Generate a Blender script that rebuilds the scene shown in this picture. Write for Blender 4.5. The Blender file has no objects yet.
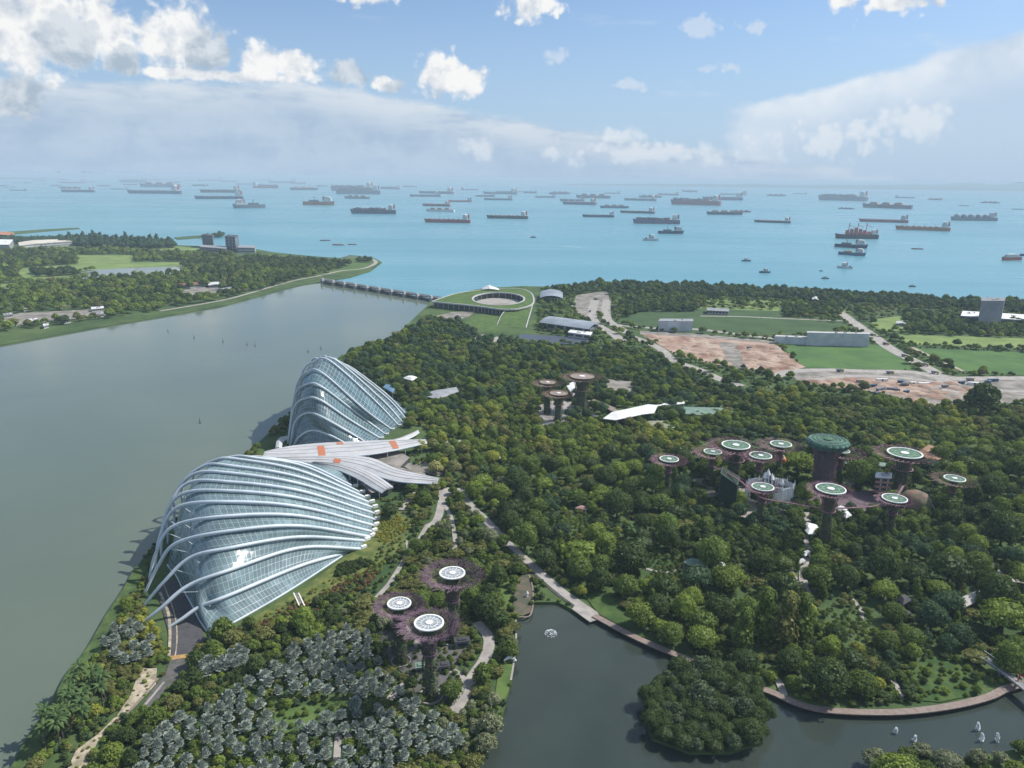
import bpy, bmesh, math, random
from mathutils import Vector, Matrix, noise
from mathutils.geometry import tessellate_polygon
SC = bpy.context.scene
COL = SC.collection
RAD = math.radians
# ------------------------------------------------------------------ camera
FPX, CAMH, PITCH, ROLL = 769.0, 200.0, RAD(15.0), RAD(0.62)
cam_data = bpy.data.cameras.new("camera")
cam_data.sensor_width = 36.0
cam_data.lens = FPX / 1024 * 36.0
cam_data.clip_start = 1.0
cam_data.clip_end = 200000.0
cam = bpy.data.objects.new("camera", cam_data)
COL.objects.link(cam)
cam.matrix_world = Matrix.Translation((0, 0, CAMH)) @ Matrix.Rotation(RAD(90) - PITCH, 4, 'X') @ Matrix.Rotation(ROLL, 4, 'Z')
SC.camera = cam
SC.view_settings.view_transform = 'Standard'
SC.view_settings.look = 'None'
SC.view_settings.gamma = 1.0
SC.view_settings.use_curve_mapping = False
SC.view_settings.exposure = 0.3
SUN_AZ, SUN_EL = RAD(68), RAD(47)       # azimuth clockwise from +Y
SUN_STRENGTH, SKY_STRENGTH = 4.8, 0.10
# ------------------------------------------------------------------ sun
sd = bpy.data.lights.new("sun", 'SUN')
sd.energy = SUN_STRENGTH; sd.angle = RAD(0.6); sd.color = (1.0, 0.955, 0.88)
sun = bpy.data.objects.new("sun", sd); COL.objects.link(sun)
sdir = Vector((math.sin(SUN_AZ) * math.cos(SUN_EL), math.cos(SUN_AZ) * math.cos(SUN_EL), math.sin(SUN_EL)))
sun.rotation_euler = sdir.to_track_quat('Z', 'Y').to_euler()
sun.location = (0, 0, 600)


def G(x, y, z=0.0):
    """world point at height z seen at pixel (x, y) of the photograph"""
    u = (x - 512) / FPX; v = (384 - y) / FPX
    c, s = math.cos(ROLL), math.sin(ROLL)
    u, v = u * c - v * s, u * s + v * c
    dy = math.cos(PITCH) + v * math.sin(PITCH); dz = -math.sin(PITCH) + v * math.cos(PITCH)
    t = (z - CAMH) / dz
    return Vector((u * t, dy * t, z))


def to_px(p):
    X, Y, Z = p[0], p[1], p[2] - CAMH
    d = Y * math.cos(PITCH) - Z * math.sin(PITCH)
    if d < 1: return (-9999, 9999)
    v = (Y * math.sin(PITCH) + Z * math.cos(PITCH)) / d; u = X / d
    c, s = math.cos(ROLL), math.sin(ROLL)
    u, v = u * c + v * s, -u * s + v * c
    return (512 + u * FPX, 384 - v * FPX)


def px_angles(x, y):
    u = (x - 512) / FPX; v = (384 - y) / FPX
    c, s = math.cos(ROLL), math.sin(ROLL)
    u, v = u * c - v * s, u * s + v * c
    dy = math.cos(PITCH) + v * math.sin(PITCH); dz = -math.sin(PITCH) + v * math.cos(PITCH)
    return math.atan2(u, dy), math.atan2(dz, math.hypot(u, dy))


# ------------------------------------------------------------------ node helpers
class NT:
    def __init__(self, tree):
        self.t = tree; self.n = tree.nodes; self.l = tree.links

    def new(self, typ, **kw):
        nd = self.n.new(typ)
        for k, v in kw.items():
            if k.startswith('i_'):
                key = k[2:]
                key = int(key) if key.isdigit() else key
                self.put(nd.inputs[key], v)
            else:
                setattr(nd, k, v)
        return nd

    def put(self, sock, v):
        if isinstance(v, bpy.types.NodeSocket): self.l.new(v, sock)
        elif isinstance(v, bpy.types.Node): self.l.new(v.outputs[0], sock)
        else: sock.default_value = v

    def m(self, op, a, b=None, c=None, clamp=False):
        nd = self.n.new('ShaderNodeMath'); nd.operation = op; nd.use_clamp = clamp
        self.put(nd.inputs[0], a)
        if b is not None: self.put(nd.inputs[1], b)
        if c is not None: self.put(nd.inputs[2], c)
        return nd.outputs[0]

    def vm(self, op, a, b=None, scale=None):
        nd = self.n.new('ShaderNodeVectorMath'); nd.operation = op
        self.put(nd.inputs[0], a)
        if b is not None: self.put(nd.inputs[1], b)
        if scale is not None: self.put(nd.inputs['Scale'], scale)
        return nd.outputs['Value'] if op in ('LENGTH', 'DOT_PRODUCT', 'DISTANCE') else nd.outputs['Vector']

    def mix(self, f, a, b, blend='MIX'):
        nd = self.n.new('ShaderNodeMix'); nd.data_type = 'RGBA'; nd.blend_type = blend
        self.put(nd.inputs[0], f)
        for s, v in ((6, a), (7, b)):
            if isinstance(v, (tuple, list)) and len(v) == 3: v = (*v, 1)
            self.put(nd.inputs[s], v)
        return nd.outputs[2]

    def sm(self, x, lo, hi, a=0.0, b=1.0):
        nd = self.n.new('ShaderNodeMapRange'); nd.interpolation_type = 'SMOOTHSTEP'
        self.put(nd.inputs[0], x)
        for i, v in ((1, lo), (2, hi), (3, a), (4, b)): self.put(nd.inputs[i], v)
        return nd.outputs[0]

    def noise(self, vec, scale, detail=3, rough=0.5, out=0, dist=0.0):
        nd = self.n.new('ShaderNodeTexNoise')
        if vec is not None: self.put(nd.inputs['Vector'], vec)
        nd.inputs['Scale'].default_value = scale; nd.inputs['Detail'].default_value = detail
        nd.inputs['Roughness'].default_value = rough; nd.inputs['Distortion'].default_value = dist
        return nd.outputs[out]


# ------------------------------------------------------------------ world: Nishita sky with clouds far beyond everything
world = bpy.data.worlds.new("World"); SC.world = world; world.use_nodes = True
W = NT(world.node_tree); W.n.clear()
wo = W.new('ShaderNodeOutputWorld'); bg = W.new('ShaderNodeBackground'); W.l.new(bg.outputs[0], wo.inputs[0])
bg.inputs[1].default_value = 0.84
sky = W.new('ShaderNodeTexSky', sky_type='NISHITA', sun_disc=False, sun_elevation=SUN_EL, sun_rotation=SUN_AZ,
            altitude=100, air_density=1.0, dust_density=1.0, ozone_density=1.6)
skyc = W.vm('SCALE', sky.outputs[0], scale=SKY_STRENGTH)
tc = W.new('ShaderNodeTexCoord'); sx = W.new('ShaderNodeSeparateXYZ', i_0=W.vm('NORMALIZE', tc.outputs['Generated']))
az = W.m('ARCTAN2', sx.outputs[0], sx.outputs[1]); el = W.m('ARCSINE', sx.outputs[2])
vel = W.new('ShaderNodeCombineXYZ', i_0=az, i_1=el)          # cloud coordinates: azimuth, elevation
n1 = W.noise(vel.outputs[0], 22, 7, 0.6, dist=0.25)
n2 = W.noise(vel.outputs[0], 9, 4, 0.55)
streak = W.new('ShaderNodeCombineXYZ', i_0=az, i_1=W.m('MULTIPLY', el, 4.5))
n3 = W.noise(streak.outputs[0], 7, 5, 0.6)
wv = W.new('ShaderNodeTexVoronoi', feature='SMOOTH_F1', i_Vector=W.vm('ADD', vel.outputs[0], W.vm('SCALE', W.vm('SUBTRACT', W.noise(vel.outputs[0], 30, 3, 0.6, out=1), (0.5, 0.5, 0.5)), scale=0.03)), i_Scale=42.0)
wv.inputs['Smoothness'].default_value = 0.35
wv2 = W.new('ShaderNodeTexVoronoi', feature='SMOOTH_F1', i_Vector=W.vm('ADD', vel.outputs[0], W.vm('SCALE', W.vm('SUBTRACT', W.noise(vel.outputs[0], 60, 3, 0.6, out=1), (0.5, 0.5, 0.5)), scale=0.014)), i_Scale=95.0)
wv2.inputs['Smoothness'].default_value = 0.3
billow = W.m('ADD', W.m('ADD', W.m('MULTIPLY', W.m('SUBTRACT', n1, 0.5), 1.0), W.m('MULTIPLY', W.m('SUBTRACT', 0.45, wv.outputs['Distance']), 0.8)), W.m('ADD', W.m('MULTIPLY', W.m('SUBTRACT', 0.4, wv2.outputs['Distance']), 0.5), W.m('MULTIPLY', W.m('SUBTRACT', W.noise(vel.outputs[0], 70, 5, 0.65), 0.5), 0.7)))


def edge(x0, y0, x1, y1, soft):
    """signed field, positive below the line through two sky points (left to right)"""
    a0, e0 = px_angles(x0, y0); a1, e1 = px_angles(x1, y1); k = (e1 - e0) / (a1 - a0)
    line = W.m('ADD', e0, W.m('MULTIPLY', W.m('SUBTRACT', az, a0), k))
    return W.m('DIVIDE', W.m('SUBTRACT', line, el), soft)


def blob(x0, y0, x1, y1, shape_noise, amp, pw=2.0):
    a0, e1 = px_angles(x0, y0); a1, e0 = px_angles(x1, y1)
    ca, ce, ra, re = (a0 + a1) / 2, (e0 + e1) / 2, abs(a1 - a0) / 2, abs(e1 - e0) / 2
    dx = W.m('ABSOLUTE', W.m('DIVIDE', W.m('SUBTRACT', az, ca), ra)); dy = W.m('ABSOLUTE', W.m('DIVIDE', W.m('SUBTRACT', el, ce), re))
    d = W.m('POWER', W.m('ADD', W.m('POWER', dx, pw), W.m('POWER', dy, pw)), 1 / pw)
    return W.m('ADD', W.m('SUBTRACT', 1.0, d), W.m('MULTIPLY', shape_noise, amp))


def mx(lst):
    r = lst[0]
    for q in lst[1:]: r = W.m('MAXIMUM', r, q)
    return r


cum = mx([blob(*b, billow, a) for *b, a in [
    (-90, -60, 120, 96, .8), (60, -20, 150, 80, .8), (110, -12, 236, 80, .7), (228, 36, 292, 92, .8), (262, 42, 328, 88, .8), (412, 46, 466, 104, .9), (440, 60, 494, 104, .9), (370, 70, 400, 92, .9),
    (498, -30, 566, 24, 1.1), (322, -28, 400, 13, 1.1), (826, -30, 872, 18, 1.0), (858, -10, 945, 14, 1.3), (90, 60, 330, 88, .7)]])
low = mx([blob(*b, billow, a) for *b, a in [
    (592, 124, 654, 148, 1.3), (455, 134, 505, 162, 1.4), (868, 98, 976, 150, 1.2), (790, 124, 838, 156, 1.3), (520, 138, 760, 168, 1.6), (750, 120, 900, 165, 1.5)]])
faint = mx([blob(*b, billow, a) for *b, a in [(670, 14, 730, 46, 1.7), (540, 48, 566, 68, 1.4), (735, 20, 780, 36, 1.6), (690, 60, 740, 78, 1.7), (610, 78, 650, 92, 1.7)]])
grey = mx([blob(*b, billow, .7) for b in [(22, 4, 112, 78), (-40, 64, 60, 126), (176, 22, 240, 84), (322, 56, 374, 90), (96, 40, 150, 84), (380, 76, 412, 96)]])
sh1 = W.noise(W.vm('ADD', vel.outputs[0], (-0.010, -0.014, 0.0)), 22, 7, 0.6, dist=0.25)
relief = W.m('MULTIPLY', W.m('SUBTRACT', sh1, n1), 2.6)
puff = W.m('MULTIPLY', W.m('SUBTRACT', W.m('ADD', wv.outputs['Distance'], W.m('MULTIPLY', wv2.outputs['Distance'], 0.5)), 0.5), 0.7)
cum_b = W.m('SUBTRACT', W.m('SUBTRACT', 1.02, W.m('ADD', relief, puff)), W.m('MULTIPLY', W.sm(n2, 0.48, 0.72), 0.40), clamp=True)
cum_col = W.mix(cum_b, (0.44, 0.53, 0.65), (0.90, 0.91, 0.91))
cum_m = W.sm(cum, -0.08, 0.42)
low_m = W.m('MULTIPLY', W.sm(low, -0.05, 0.75), 0.6); faint_m = W.m('MULTIPLY', W.sm(faint, 0.0, 0.6), 0.5)
grey_m = W.m('MULTIPLY', W.sm(grey, 0.0, 0.35), 0.9)
grey_col = W.mix(W.m('SUBTRACT', W.sm(n1, 0.3, 0.7), relief, clamp=True), (0.40, 0.49, 0.59), (0.66, 0.72, 0.78))
stn = W.m('SUBTRACT', n3, 0.5)
# soft layers: long stratus bank on the left, spreading anvil on the right
fluff = W.m('ADD', W.m('MULTIPLY', stn, 1.2), W.m('MULTIPLY', W.m('SUBTRACT', n1, 0.5), 1.0))
bank = W.m('ADD', W.m('MINIMUM', edge(0, 76, 330, 78, .02), edge(330, 84, 590, 128, .02)), fluff)
layer_m = W.m('MULTIPLY', W.sm(bank, -0.05, 0.5), 0.9)
lt = W.m('MULTIPLY', W.sm(bank, 2.6, 0.2), W.sm(n3, 0.30, 0.62))
layer_col = W.mix(lt, W.mix(W.sm(W.m('ADD', n1, n3), 0.75, 1.2), (0.39, 0.51, 0.67), (0.50, 0.61, 0.74)), (0.70, 0.76, 0.82))
an = W.m('ADD', W.m('MINIMUM', W.m('MINIMUM', edge(738, 104, 1040, 22, .016), edge(738, 40, 744, 105, .03) if False else W.m('DIVIDE', W.m('SUBTRACT', az, px_angles(726, 100)[0]), .03)), 8.0), fluff)
an_m = W.m('MULTIPLY', W.sm(an, 0.0, 0.7), W.sm(el, 0.0, 0.14, .55, .88))
an_col = W.mix(W.m('MULTIPLY', W.sm(an, 4.5, 0.4), W.sm(n2, 0.25, 0.65)), (0.50, 0.62, 0.77), (0.86, 0.89, 0.92))
wisp_m = W.m('MULTIPLY', W.sm(n3, 0.56, 0.78), 0.30)
horizon_m = W.m('MULTIPLY', W.sm(el, 0.0, 0.26, 1.0, 0.15), 0.80)
# clouds overhead, seen only in reflections
gen = W.vm('NORMALIZE', tc.outputs['Generated'])
top_m = W.m('MULTIPLY', W.sm(W.noise(gen, 2.6, 6, 0.58), 0.46, 0.64), W.sm(el, 0.24, 0.45, 0.0, 0.8))
blue = W.mix(1.0, skyc, (0.92, 1.08, 1.28), 'MULTIPLY')
c = W.mix(horizon_m, blue, (0.43, 0.59, 0.80))
c = W.mix(wisp_m, c, (0.70, 0.78, 0.86))
c = W.mix(top_m, c, (0.80, 0.84, 0.88))
c = W.mix(an_m, c, an_col)
c = W.mix(layer_m, c, layer_col)
c = W.mix(faint_m, c, (0.72, 0.78, 0.85))
c = W.mix(low_m, c, (0.80, 0.84, 0.88))
c = W.mix(cum_m, c, cum_col)
c = W.mix(grey_m, c, grey_col)
c = W.mix(W.sm(el, -0.01, 0.055, 0.6, 0.0), c, (0.43, 0.57, 0.74))
W.l.new(c, bg.inputs[0])
world.cycles.sampling_method = 'MANUAL'; world.cycles.sample_map_resolution = 1024

# ------------------------------------------------------------------ materials
MATS = {}


def mat(name, color=(0.5, 0.5, 0.5), rough=0.7, var=0.15, scale=0.3, color2=None, metal=0.0, bump=0.0, spec=0.4, fn=None):
    """procedural material: base colour broken up with noise in object space"""
    if name in MATS: return MATS[name]
    mt = bpy.data.materials.new(name); mt.use_nodes = True
    N = NT(mt.node_tree); N.n.clear()
    out = N.new('ShaderNodeOutputMaterial'); p = N.new('ShaderNodeBsdfPrincipled'); N.l.new(p.outputs[0], out.inputs[0])
    p.inputs['Roughness'].default_value = rough; p.inputs['Metallic'].default_value = metal
    p.inputs['Specular IOR Level'].default_value = spec
    if fn: fn(N, p, out)
    else:
        t = N.new('ShaderNodeTexCoord')
        geo = N.new('ShaderNodeNewGeometry')
        f = N.noise(geo.outputs['Position'], scale, 5, 0.6)
        f2 = N.sm(f, 0.3, 0.7)
        c2 = color2 or tuple(x * (1 - 2 * var) for x in color)
        N.put(p.inputs['Base Color'], N.mix(f2, c2, color))
        if bump:
            b = N.new('ShaderNodeBump', i_Strength=bump, i_Height=N.noise(geo.outputs['Position'], scale * 4, 4, 0.6)); N.l.new(b.outputs[0], p.inputs['Normal'])
    MATS[name] = mt
    return mt


# ------------------------------------------------------------------ mesh builder
class MB:
    def __init__(self): self.v = []; self.f = []; self.mi = []; self.uv = None; self.col = None

    def quad(self, a, b, c, d, mi=0):
        n = len(self.v); self.v += [a, b, c, d]; self.f.append((n, n + 1, n + 2, n + 3)); self.mi.append(mi)

    def box(self, c, s, rz=0.0, mi=0, taper=1.0):
        n = len(self.v); cs, sn = math.cos(rz), math.sin(rz)
        for k in range(8):
            tz = (k >> 2) & 1; tp = taper if tz else 1.0
            x = (1 if k & 1 else -1) * s[0] / 2 * tp; y = (1 if k & 2 else -1) * s[1] / 2 * tp; z = (tz - .5) * s[2]
            self.v.append((c[0] + x * cs - y * sn, c[1] + x * sn + y * cs, c[2] + z))
        for f in ((0, 2, 3, 1), (4, 5, 7, 6), (0, 1, 5, 4), (2, 6, 7, 3), (0, 4, 6, 2), (1, 3, 7, 5)):
            self.f.append(tuple(n + i for i in f)); self.mi.append(mi)

    def tube(self, pts, r, n=6, mi=0, cap=True, sx=1.0):
        """swept tube; r is a number or a list; sx widens it sideways"""
        pts = [Vector(p) for p in pts]; base = len(self.v); m = len(pts)
        for i, p in enumerate(pts):
            d = (pts[min(i + 1, m - 1)] - pts[max(i - 1, 0)]).normalized()
            side = d.cross(Vector((0, 0, 1)))
            if side.length < 1e-3: side = Vector((1, 0, 0))
            side.normalize(); up = side.cross(d).normalized()
            rr = r[i] if isinstance(r, (list, tuple)) else r
            for k in range(n):
                a = 2 * math.pi * (k + .5) / n
                self.v.append(p + side * (math.cos(a) * rr * sx) + up * (math.sin(a) * rr))
        for i in range(m - 1):
            for k in range(n):
                k2 = (k + 1) % n; self.f.append((base + i * n + k, base + i * n + k2, base + (i + 1) * n + k2, base + (i + 1) * n + k)); self.mi.append(mi)
        if cap:
            self.f.append(tuple(base + k for k in range(n))[::-1]); self.mi.append(mi)
            self.f.append(tuple(base + (m - 1) * n + k for k in range(n))); self.mi.append(mi)

    def rings(self, rings, mi=0, close=True, cap0=False, cap1=False):
        """loft a list of equally long point rings"""
        b = len(self.v); n = len(rings[0])
        for r in rings: self.v += [tuple(p) for p in r]
        for i in range(len(rings) - 1):
            for k in range(n if close else n - 1):
                k2 = (k + 1) % n; self.f.append((b + i * n + k, b + i * n + k2, b + (i + 1) * n + k2, b + (i + 1) * n + k)); self.mi.append(mi)
        if cap0: self.f.append(tuple(b + k for k in range(n))[::-1]); self.mi.append(mi)
        if cap1: self.f.append(tuple(b + (len(rings) - 1) * n + k for k in range(n))); self.mi.append(mi)

    def lathe(self, prof, c=(0, 0, 0), n=24, mi=0, cap0=False, cap1=False):
        self.rings([[(c[0] + r * math.cos(2 * math.pi * k / n), c[1] + r * math.sin(2 * math.pi * k / n), c[2] + z) for k in range(n)] for r, z in prof], mi, True, cap0, cap1)

    def prism(self, poly, z0, z1, mi=0, mtop=None, bottom=False):
        """extruded polygon; poly is a list of 2D/3D points; z1 may be a function of the point"""
        poly = [Vector((p[0], p[1], 0)) for p in poly]
        tri = tessellate_polygon([poly]); n = len(poly); b = len(self.v)
        f1 = z1 if callable(z1) else (lambda p: z1)
        f0 = z0 if callable(z0) else (lambda p: z0)
        self.v += [(p.x, p.y, f1(p)) for p in poly] + [(p.x, p.y, f0(p)) for p in poly]
        area = sum(poly[i].x * poly[(i + 1) % n].y - poly[(i + 1) % n].x * poly[i].y for i in range(n))
        for t in tri:
            nrm = (poly[t[1]] - poly[t[0]]).cross(poly[t[2]] - poly[t[0]]).z
            t = t if nrm > 0 else t[::-1]
            self.f.append(tuple(b + i for i in t)); self.mi.append(mi if mtop is None else mtop)
            if bottom: self.f.append(tuple(b + n + i for i in t[::-1])); self.mi.append(mi)
        for i in range(n):
            j = (i + 1) % n
            q = (b + i, b + n + i, b + n + j, b + j)
            self.f.append(q if area > 0 else q[::-1]); self.mi.append(mi)

    def build_each(self, name, mats, parent=None, smooth=False):
        """every separate piece becomes an object of its own"""
        par = list(range(len(self.v)))
        def find(a):
            while par[a] != a: par[a] = par[par[a]]; a = par[a]
            return a
        for f in self.f:
            r = find(f[0])
            for i in f[1:]: par[find(i)] = r
        grp = {}
        for q, f in enumerate(self.f): grp.setdefault(find(f[0]), []).append(q)
        for fs in grp.values():
            m_ = MB(); mp = {}
            for q in fs:
                nf = []
                for i in self.f[q]:
                    if i not in mp: mp[i] = len(m_.v); m_.v.append(self.v[i])
                    nf.append(mp[i])
                m_.f.append(tuple(nf)); m_.mi.append(self.mi[q])
            m_.build(name, mats, parent, smooth)

    def build(self, name, mats, parent=None, smooth=False, loc=None):
        me = bpy.data.meshes.new(name)
        me.from_pydata([tuple(p) for p in self.v], [], self.f)
        if not isinstance(mats, (list, tuple)): mats = [mats]
        for m_ in mats: me.materials.append(m_)
        me.polygons.foreach_set('material_index', self.mi)
        if smooth: me.polygons.foreach_set('use_smooth', [True] * len(self.f))
        if self.uv:
            uvl = me.uv_layers.new(name='UVMap')
            for lp in me.loops: uvl.data[lp.index].uv = self.uv[lp.vertex_index]
        if self.col:
            at = me.attributes.new('shade', 'FLOAT', 'FACE'); at.data.foreach_set('value', self.col)
        me.update()
        o = bpy.data.objects.new(name, me); COL.objects.link(o)
        if parent is not None: o.parent = parent
        if loc is not None: o.location = loc
        return o


def thing(name, label, cat, loc=(0, 0, 0), rz=0.0, group=None):
    o = bpy.data.objects.new(name, None); o.empty_display_size = 2; COL.objects.link(o)
    o.location = loc; o.rotation_euler = (0, 0, rz)
    return tag(o, label, cat, group)


def tag(o, label, cat, group=None, kind=None):
    if label: o['label'] = label
    if cat: o['category'] = cat
    if group: o['group'] = group
    if kind: o['kind'] = kind
    return o


def structure(o): o['kind'] = 'structure'; return o


def inpoly(x, y, poly):
    r = False; j = len(poly) - 1
    for i in range(len(poly)):
        xi, yi = poly[i]; xj, yj = poly[j]
        if (yi > y) != (yj > y) and x < (xj - xi) * (y - yi) / (yj - yi) + xi: r = not r
        j = i
    return r


def crom(pts, n):
    """Catmull-Rom through pts, n samples per span"""
    pts = [Vector(p) for p in pts]; P = [pts[0] * 2 - pts[1]] + pts + [pts[-1] * 2 - pts[-2]]; out = []
    for i in range(1, len(P) - 2):
        for k in range(n):
            t = k / n
            out.append(0.5 * ((2 * P[i]) + (P[i + 1] - P[i - 1]) * t + (2 * P[i - 1] - 5 * P[i] + 4 * P[i + 1] - P[i + 2]) * t * t + (3 * P[i] - P[i - 1] - 3 * P[i + 1] + P[i + 2]) * t ** 3))
    out.append(P[-2].copy()); return out


def resample(pts, n):
    L = [0]
    for a, b in zip(pts, pts[1:]): L.append(L[-1] + (b - a).length)
    out = []; j = 0
    for i in range(n):
        s = L[-1] * i / (n - 1)
        while j < len(L) - 2 and L[j + 1] < s: j += 1
        t = 0 if L[j + 1] == L[j] else (s - L[j]) / (L[j + 1] - L[j])
        out.append(pts[j].lerp(pts[j + 1], min(1, max(0, t))))
    return out
# ------------------------------------------------------------------ water and land
LZ = 1.5


def water_fn(col, col2, rough, scale, bump, specscale=0.012, spec=0.5):
    def fn(N, p, out):
        geo = N.new('ShaderNodeNewGeometry'); pos = geo.outputs['Position']
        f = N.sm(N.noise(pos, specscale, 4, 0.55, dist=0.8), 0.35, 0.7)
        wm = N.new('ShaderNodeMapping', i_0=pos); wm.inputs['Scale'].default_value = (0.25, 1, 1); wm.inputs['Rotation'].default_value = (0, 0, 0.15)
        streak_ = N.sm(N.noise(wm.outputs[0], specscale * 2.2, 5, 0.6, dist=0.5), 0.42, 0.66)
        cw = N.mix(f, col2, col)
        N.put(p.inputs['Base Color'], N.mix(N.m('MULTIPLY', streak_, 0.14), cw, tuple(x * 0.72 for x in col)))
        N.put(p.inputs['Roughness'], N.m('ADD', rough, N.m('MULTIPLY', N.m('SUBTRACT', streak_, 0.5), rough * 0.3))); p.inputs['IOR'].default_value = 1.33
        p.inputs['Specular IOR Level'].default_value = spec
        st = N.new('ShaderNodeMapping', i_0=pos); st.inputs['Scale'].default_value = (1, 0.6, 1)
        b = N.new('ShaderNodeBump', i_Strength=bump, i_Distance=0.4, i_Height=N.noise(st.outputs[0], scale, 3, 0.6)); N.l.new(b.outputs[0], p.inputs['Normal'])
    return fn


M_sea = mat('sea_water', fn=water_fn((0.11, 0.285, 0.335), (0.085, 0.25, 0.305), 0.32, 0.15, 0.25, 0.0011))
M_res = mat('reservoir_water', fn=water_fn((0.120, 0.148, 0.108), (0.104, 0.132, 0.100), 0.12, 0.5, 0.12, 0.004))
M_lake = mat('lake_water', fn=water_fn((0.040, 0.052, 0.043), (0.030, 0.041, 0.035), 0.10, 0.6, 0.10, 0.02))
b = MB(); n = 96
ring = [(120000 * math.cos(2 * math.pi * k / n), 120000 * math.sin(2 * math.pi * k / n), -0.4) for k in range(n)]
b.v = ring; b.f = [tuple(range(n))]; b.mi = [0]
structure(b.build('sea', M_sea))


def sheet(name, px, z, m_, zs=None):
    bb = MB(); poly = [Vector((*G(x, y, z).xy, 0)) for x, y in px]
    tri = tessellate_polygon([poly]); bb.v = [(p.x, p.y, z) for p in poly]
    for t in tri:
        nrm = (poly[t[1]] - poly[t[0]]).cross(poly[t[2]] - poly[t[0]]).z
        bb.f.append(tuple(t if nrm > 0 else t[::-1])); bb.mi.append(0)
    return bb.build(name, m_)


structure(sheet('reservoir_water', [(-1500, 380), (325, 281), (431, 302), (900, 345), (1700, 520), (1700, 1000), (-1500, 1000)], 0.0, M_res))
structure(sheet('lake_water', [(420, 950), (470, 800), (482, 700), (505, 570), (560, 590), (640, 620), (760, 670), (1000, 680), (1300, 640), (1700, 640), (1700, 950)], 0.25, M_lake))


def ground_fn(N, p, out):
    geo = N.new('ShaderNodeNewGeometry'); pos = geo.outputs['Position']
    a = N.sm(N.noise(pos, 0.02, 5, 0.6), 0.35, 0.65); c_ = N.noise(pos, 0.5, 4, 0.7)
    col = N.mix(a, (0.045, 0.080, 0.030), (0.085, 0.125, 0.045))
    col = N.mix(N.sm(c_, 0.55, 0.8), col, (0.085, 0.085, 0.05))
    N.put(p.inputs['Base Color'], col)
    b_ = N.new('ShaderNodeBump', i_Strength=0.6, i_Distance=1.0, i_Height=c_); N.l.new(b_.outputs[0], p.inputs['Normal'])


M_ground = mat('wooded_ground', rough=0.95, fn=ground_fn, spec=0.1)
LAKE_SHORE = [(690, 661), (765, 688), (800, 704), (830, 710), (880, 712), (920, 710), (960, 704), (990, 696), (1010, 688), (1030, 683)]
LAND = [(5, 800), (20, 766), (30, 746), (48, 718), (62, 693), (73, 671), (92, 648), (112, 612), (128, 587), (140, 562), (165, 532), (200, 497), (235, 467),
        (260, 441), (287, 417), (305, 396), (325, 371), (339, 357), (352, 351), (385, 340), (400, 331), (409, 323), (417, 315), (428, 305), (431, 300),
        (458, 293), (484, 288), (522, 286), (565, 287), (591, 286), (612, 282), (640, 283.5), (700, 284.5), (780, 289), (864, 293.5), (940, 298), (1024, 303),
        (1150, 311), (1400, 335), (1700, 420), (1700, 640), (1300, 655), (1100, 672)] + LAKE_SHORE[::-1] + \
       [(640, 640), (600, 618), (590, 621), (575, 611), (558, 602), (533, 602), (531, 612), (517, 618), (516, 641), (514, 661), (512, 679), (505, 706), (494, 736), (482, 760), (460, 800), (430, 900), (-60, 900)]


def land(name, px):
    bb = MB(); bb.prism([G(x, y, LZ) for x, y in px], -3, LZ)
    return structure(bb.build(name, M_ground))


land('ground', LAND)
WEST = [(-500, 440), (-200, 385), (0, 345), (49, 336), (98, 327), (158, 317), (221, 306), (258, 296), (283, 289), (304, 284), (325, 281), (350, 277), (370, 271), (382, 262),
        (372, 257), (350, 255), (340, 258), (311, 256), (272, 252), (250, 248), (176, 245), (165, 242), (100, 238), (0, 238), (-300, 236), (-600, 240)]
land('far_shore_ground', WEST)
SOUTH = [(850, 800), (868, 768), (900, 752), (960, 760), (1000, 752), (1060, 742), (1300, 735), (1300, 900), (850, 900)]
land('near_shore_ground', SOUTH)
land('sand_spit', [(-60, 234), (0, 232.4), (40, 229.5), (78, 227.6), (80, 228.6), (40, 231.6), (0, 235.4), (-60, 238)])
land('sand_bar', [(174, 237.4), (190, 236), (222, 233.6), (224, 235), (200, 237.6), (178, 239.2)])
ISLAND = [(641, 712), (652, 738), (690, 752), (730, 752), (762, 742), (767, 715), (756, 690), (720, 676), (675, 676), (650, 690)]
land('island_ground', ISLAND)
# low hills on the far side of the strait
bh = MB(); rnd = random.Random(5)
for (x0, x1, D, hmax) in ((560, 1100, 26000, 170), (760, 1500, 30000, 330), (-200, 60, 30000, 120)):
    N_ = 60; rr = []
    for i in range(N_ + 1):
        a = px_angles(x0 + (x1 - x0) * i / N_, 182)[0]; e = math.sin(math.pi * i / N_) ** 0.6
        h = hmax * e * (0.45 + 0.55 * abs(noise.noise(Vector((i * 0.21, D * .001, 0))))) + 4
        dv = Vector((math.sin(a), math.cos(a), 0))
        rr.append([dv * (D - 1200) + Vector((0, 0, -5)), dv * (D - 500) + Vector((0, 0, h * .6)), dv * D + Vector((0, 0, h)), dv * (D + 1500) + Vector((0, 0, -5))])
    bh.rings(rr, close=False)
structure(bh.build('distant_hills', mat('distant_forest', (0.05, 0.09, 0.04), 0.9, scale=0.002), smooth=True))

# haze
hz = MB(); hz.box((0, 19000, 104), (76000, 44000, 214))
ho = hz.build('haze', None)
HM = bpy.data.materials.new('haze_air'); HM.use_nodes = True; HN = NT(HM.node_tree); HN.n.clear()
hout = HN.new('ShaderNodeOutputMaterial'); hv = HN.new('ShaderNodeVolumePrincipled')
HAZE_D = 0.000072
hv.inputs['Color'].default_value = (0.66, 0.86, 1.0, 1); hv.inputs['Density'].default_value = HAZE_D; hv.inputs['Anisotropy'].default_value = 0.0
HN.l.new(hv.outputs[0], hout.inputs['Volume']); ho.data.materials.clear(); ho.data.materials.append(HM); ho['kind'] = 'stuff'
tag(ho, None, None)

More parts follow.
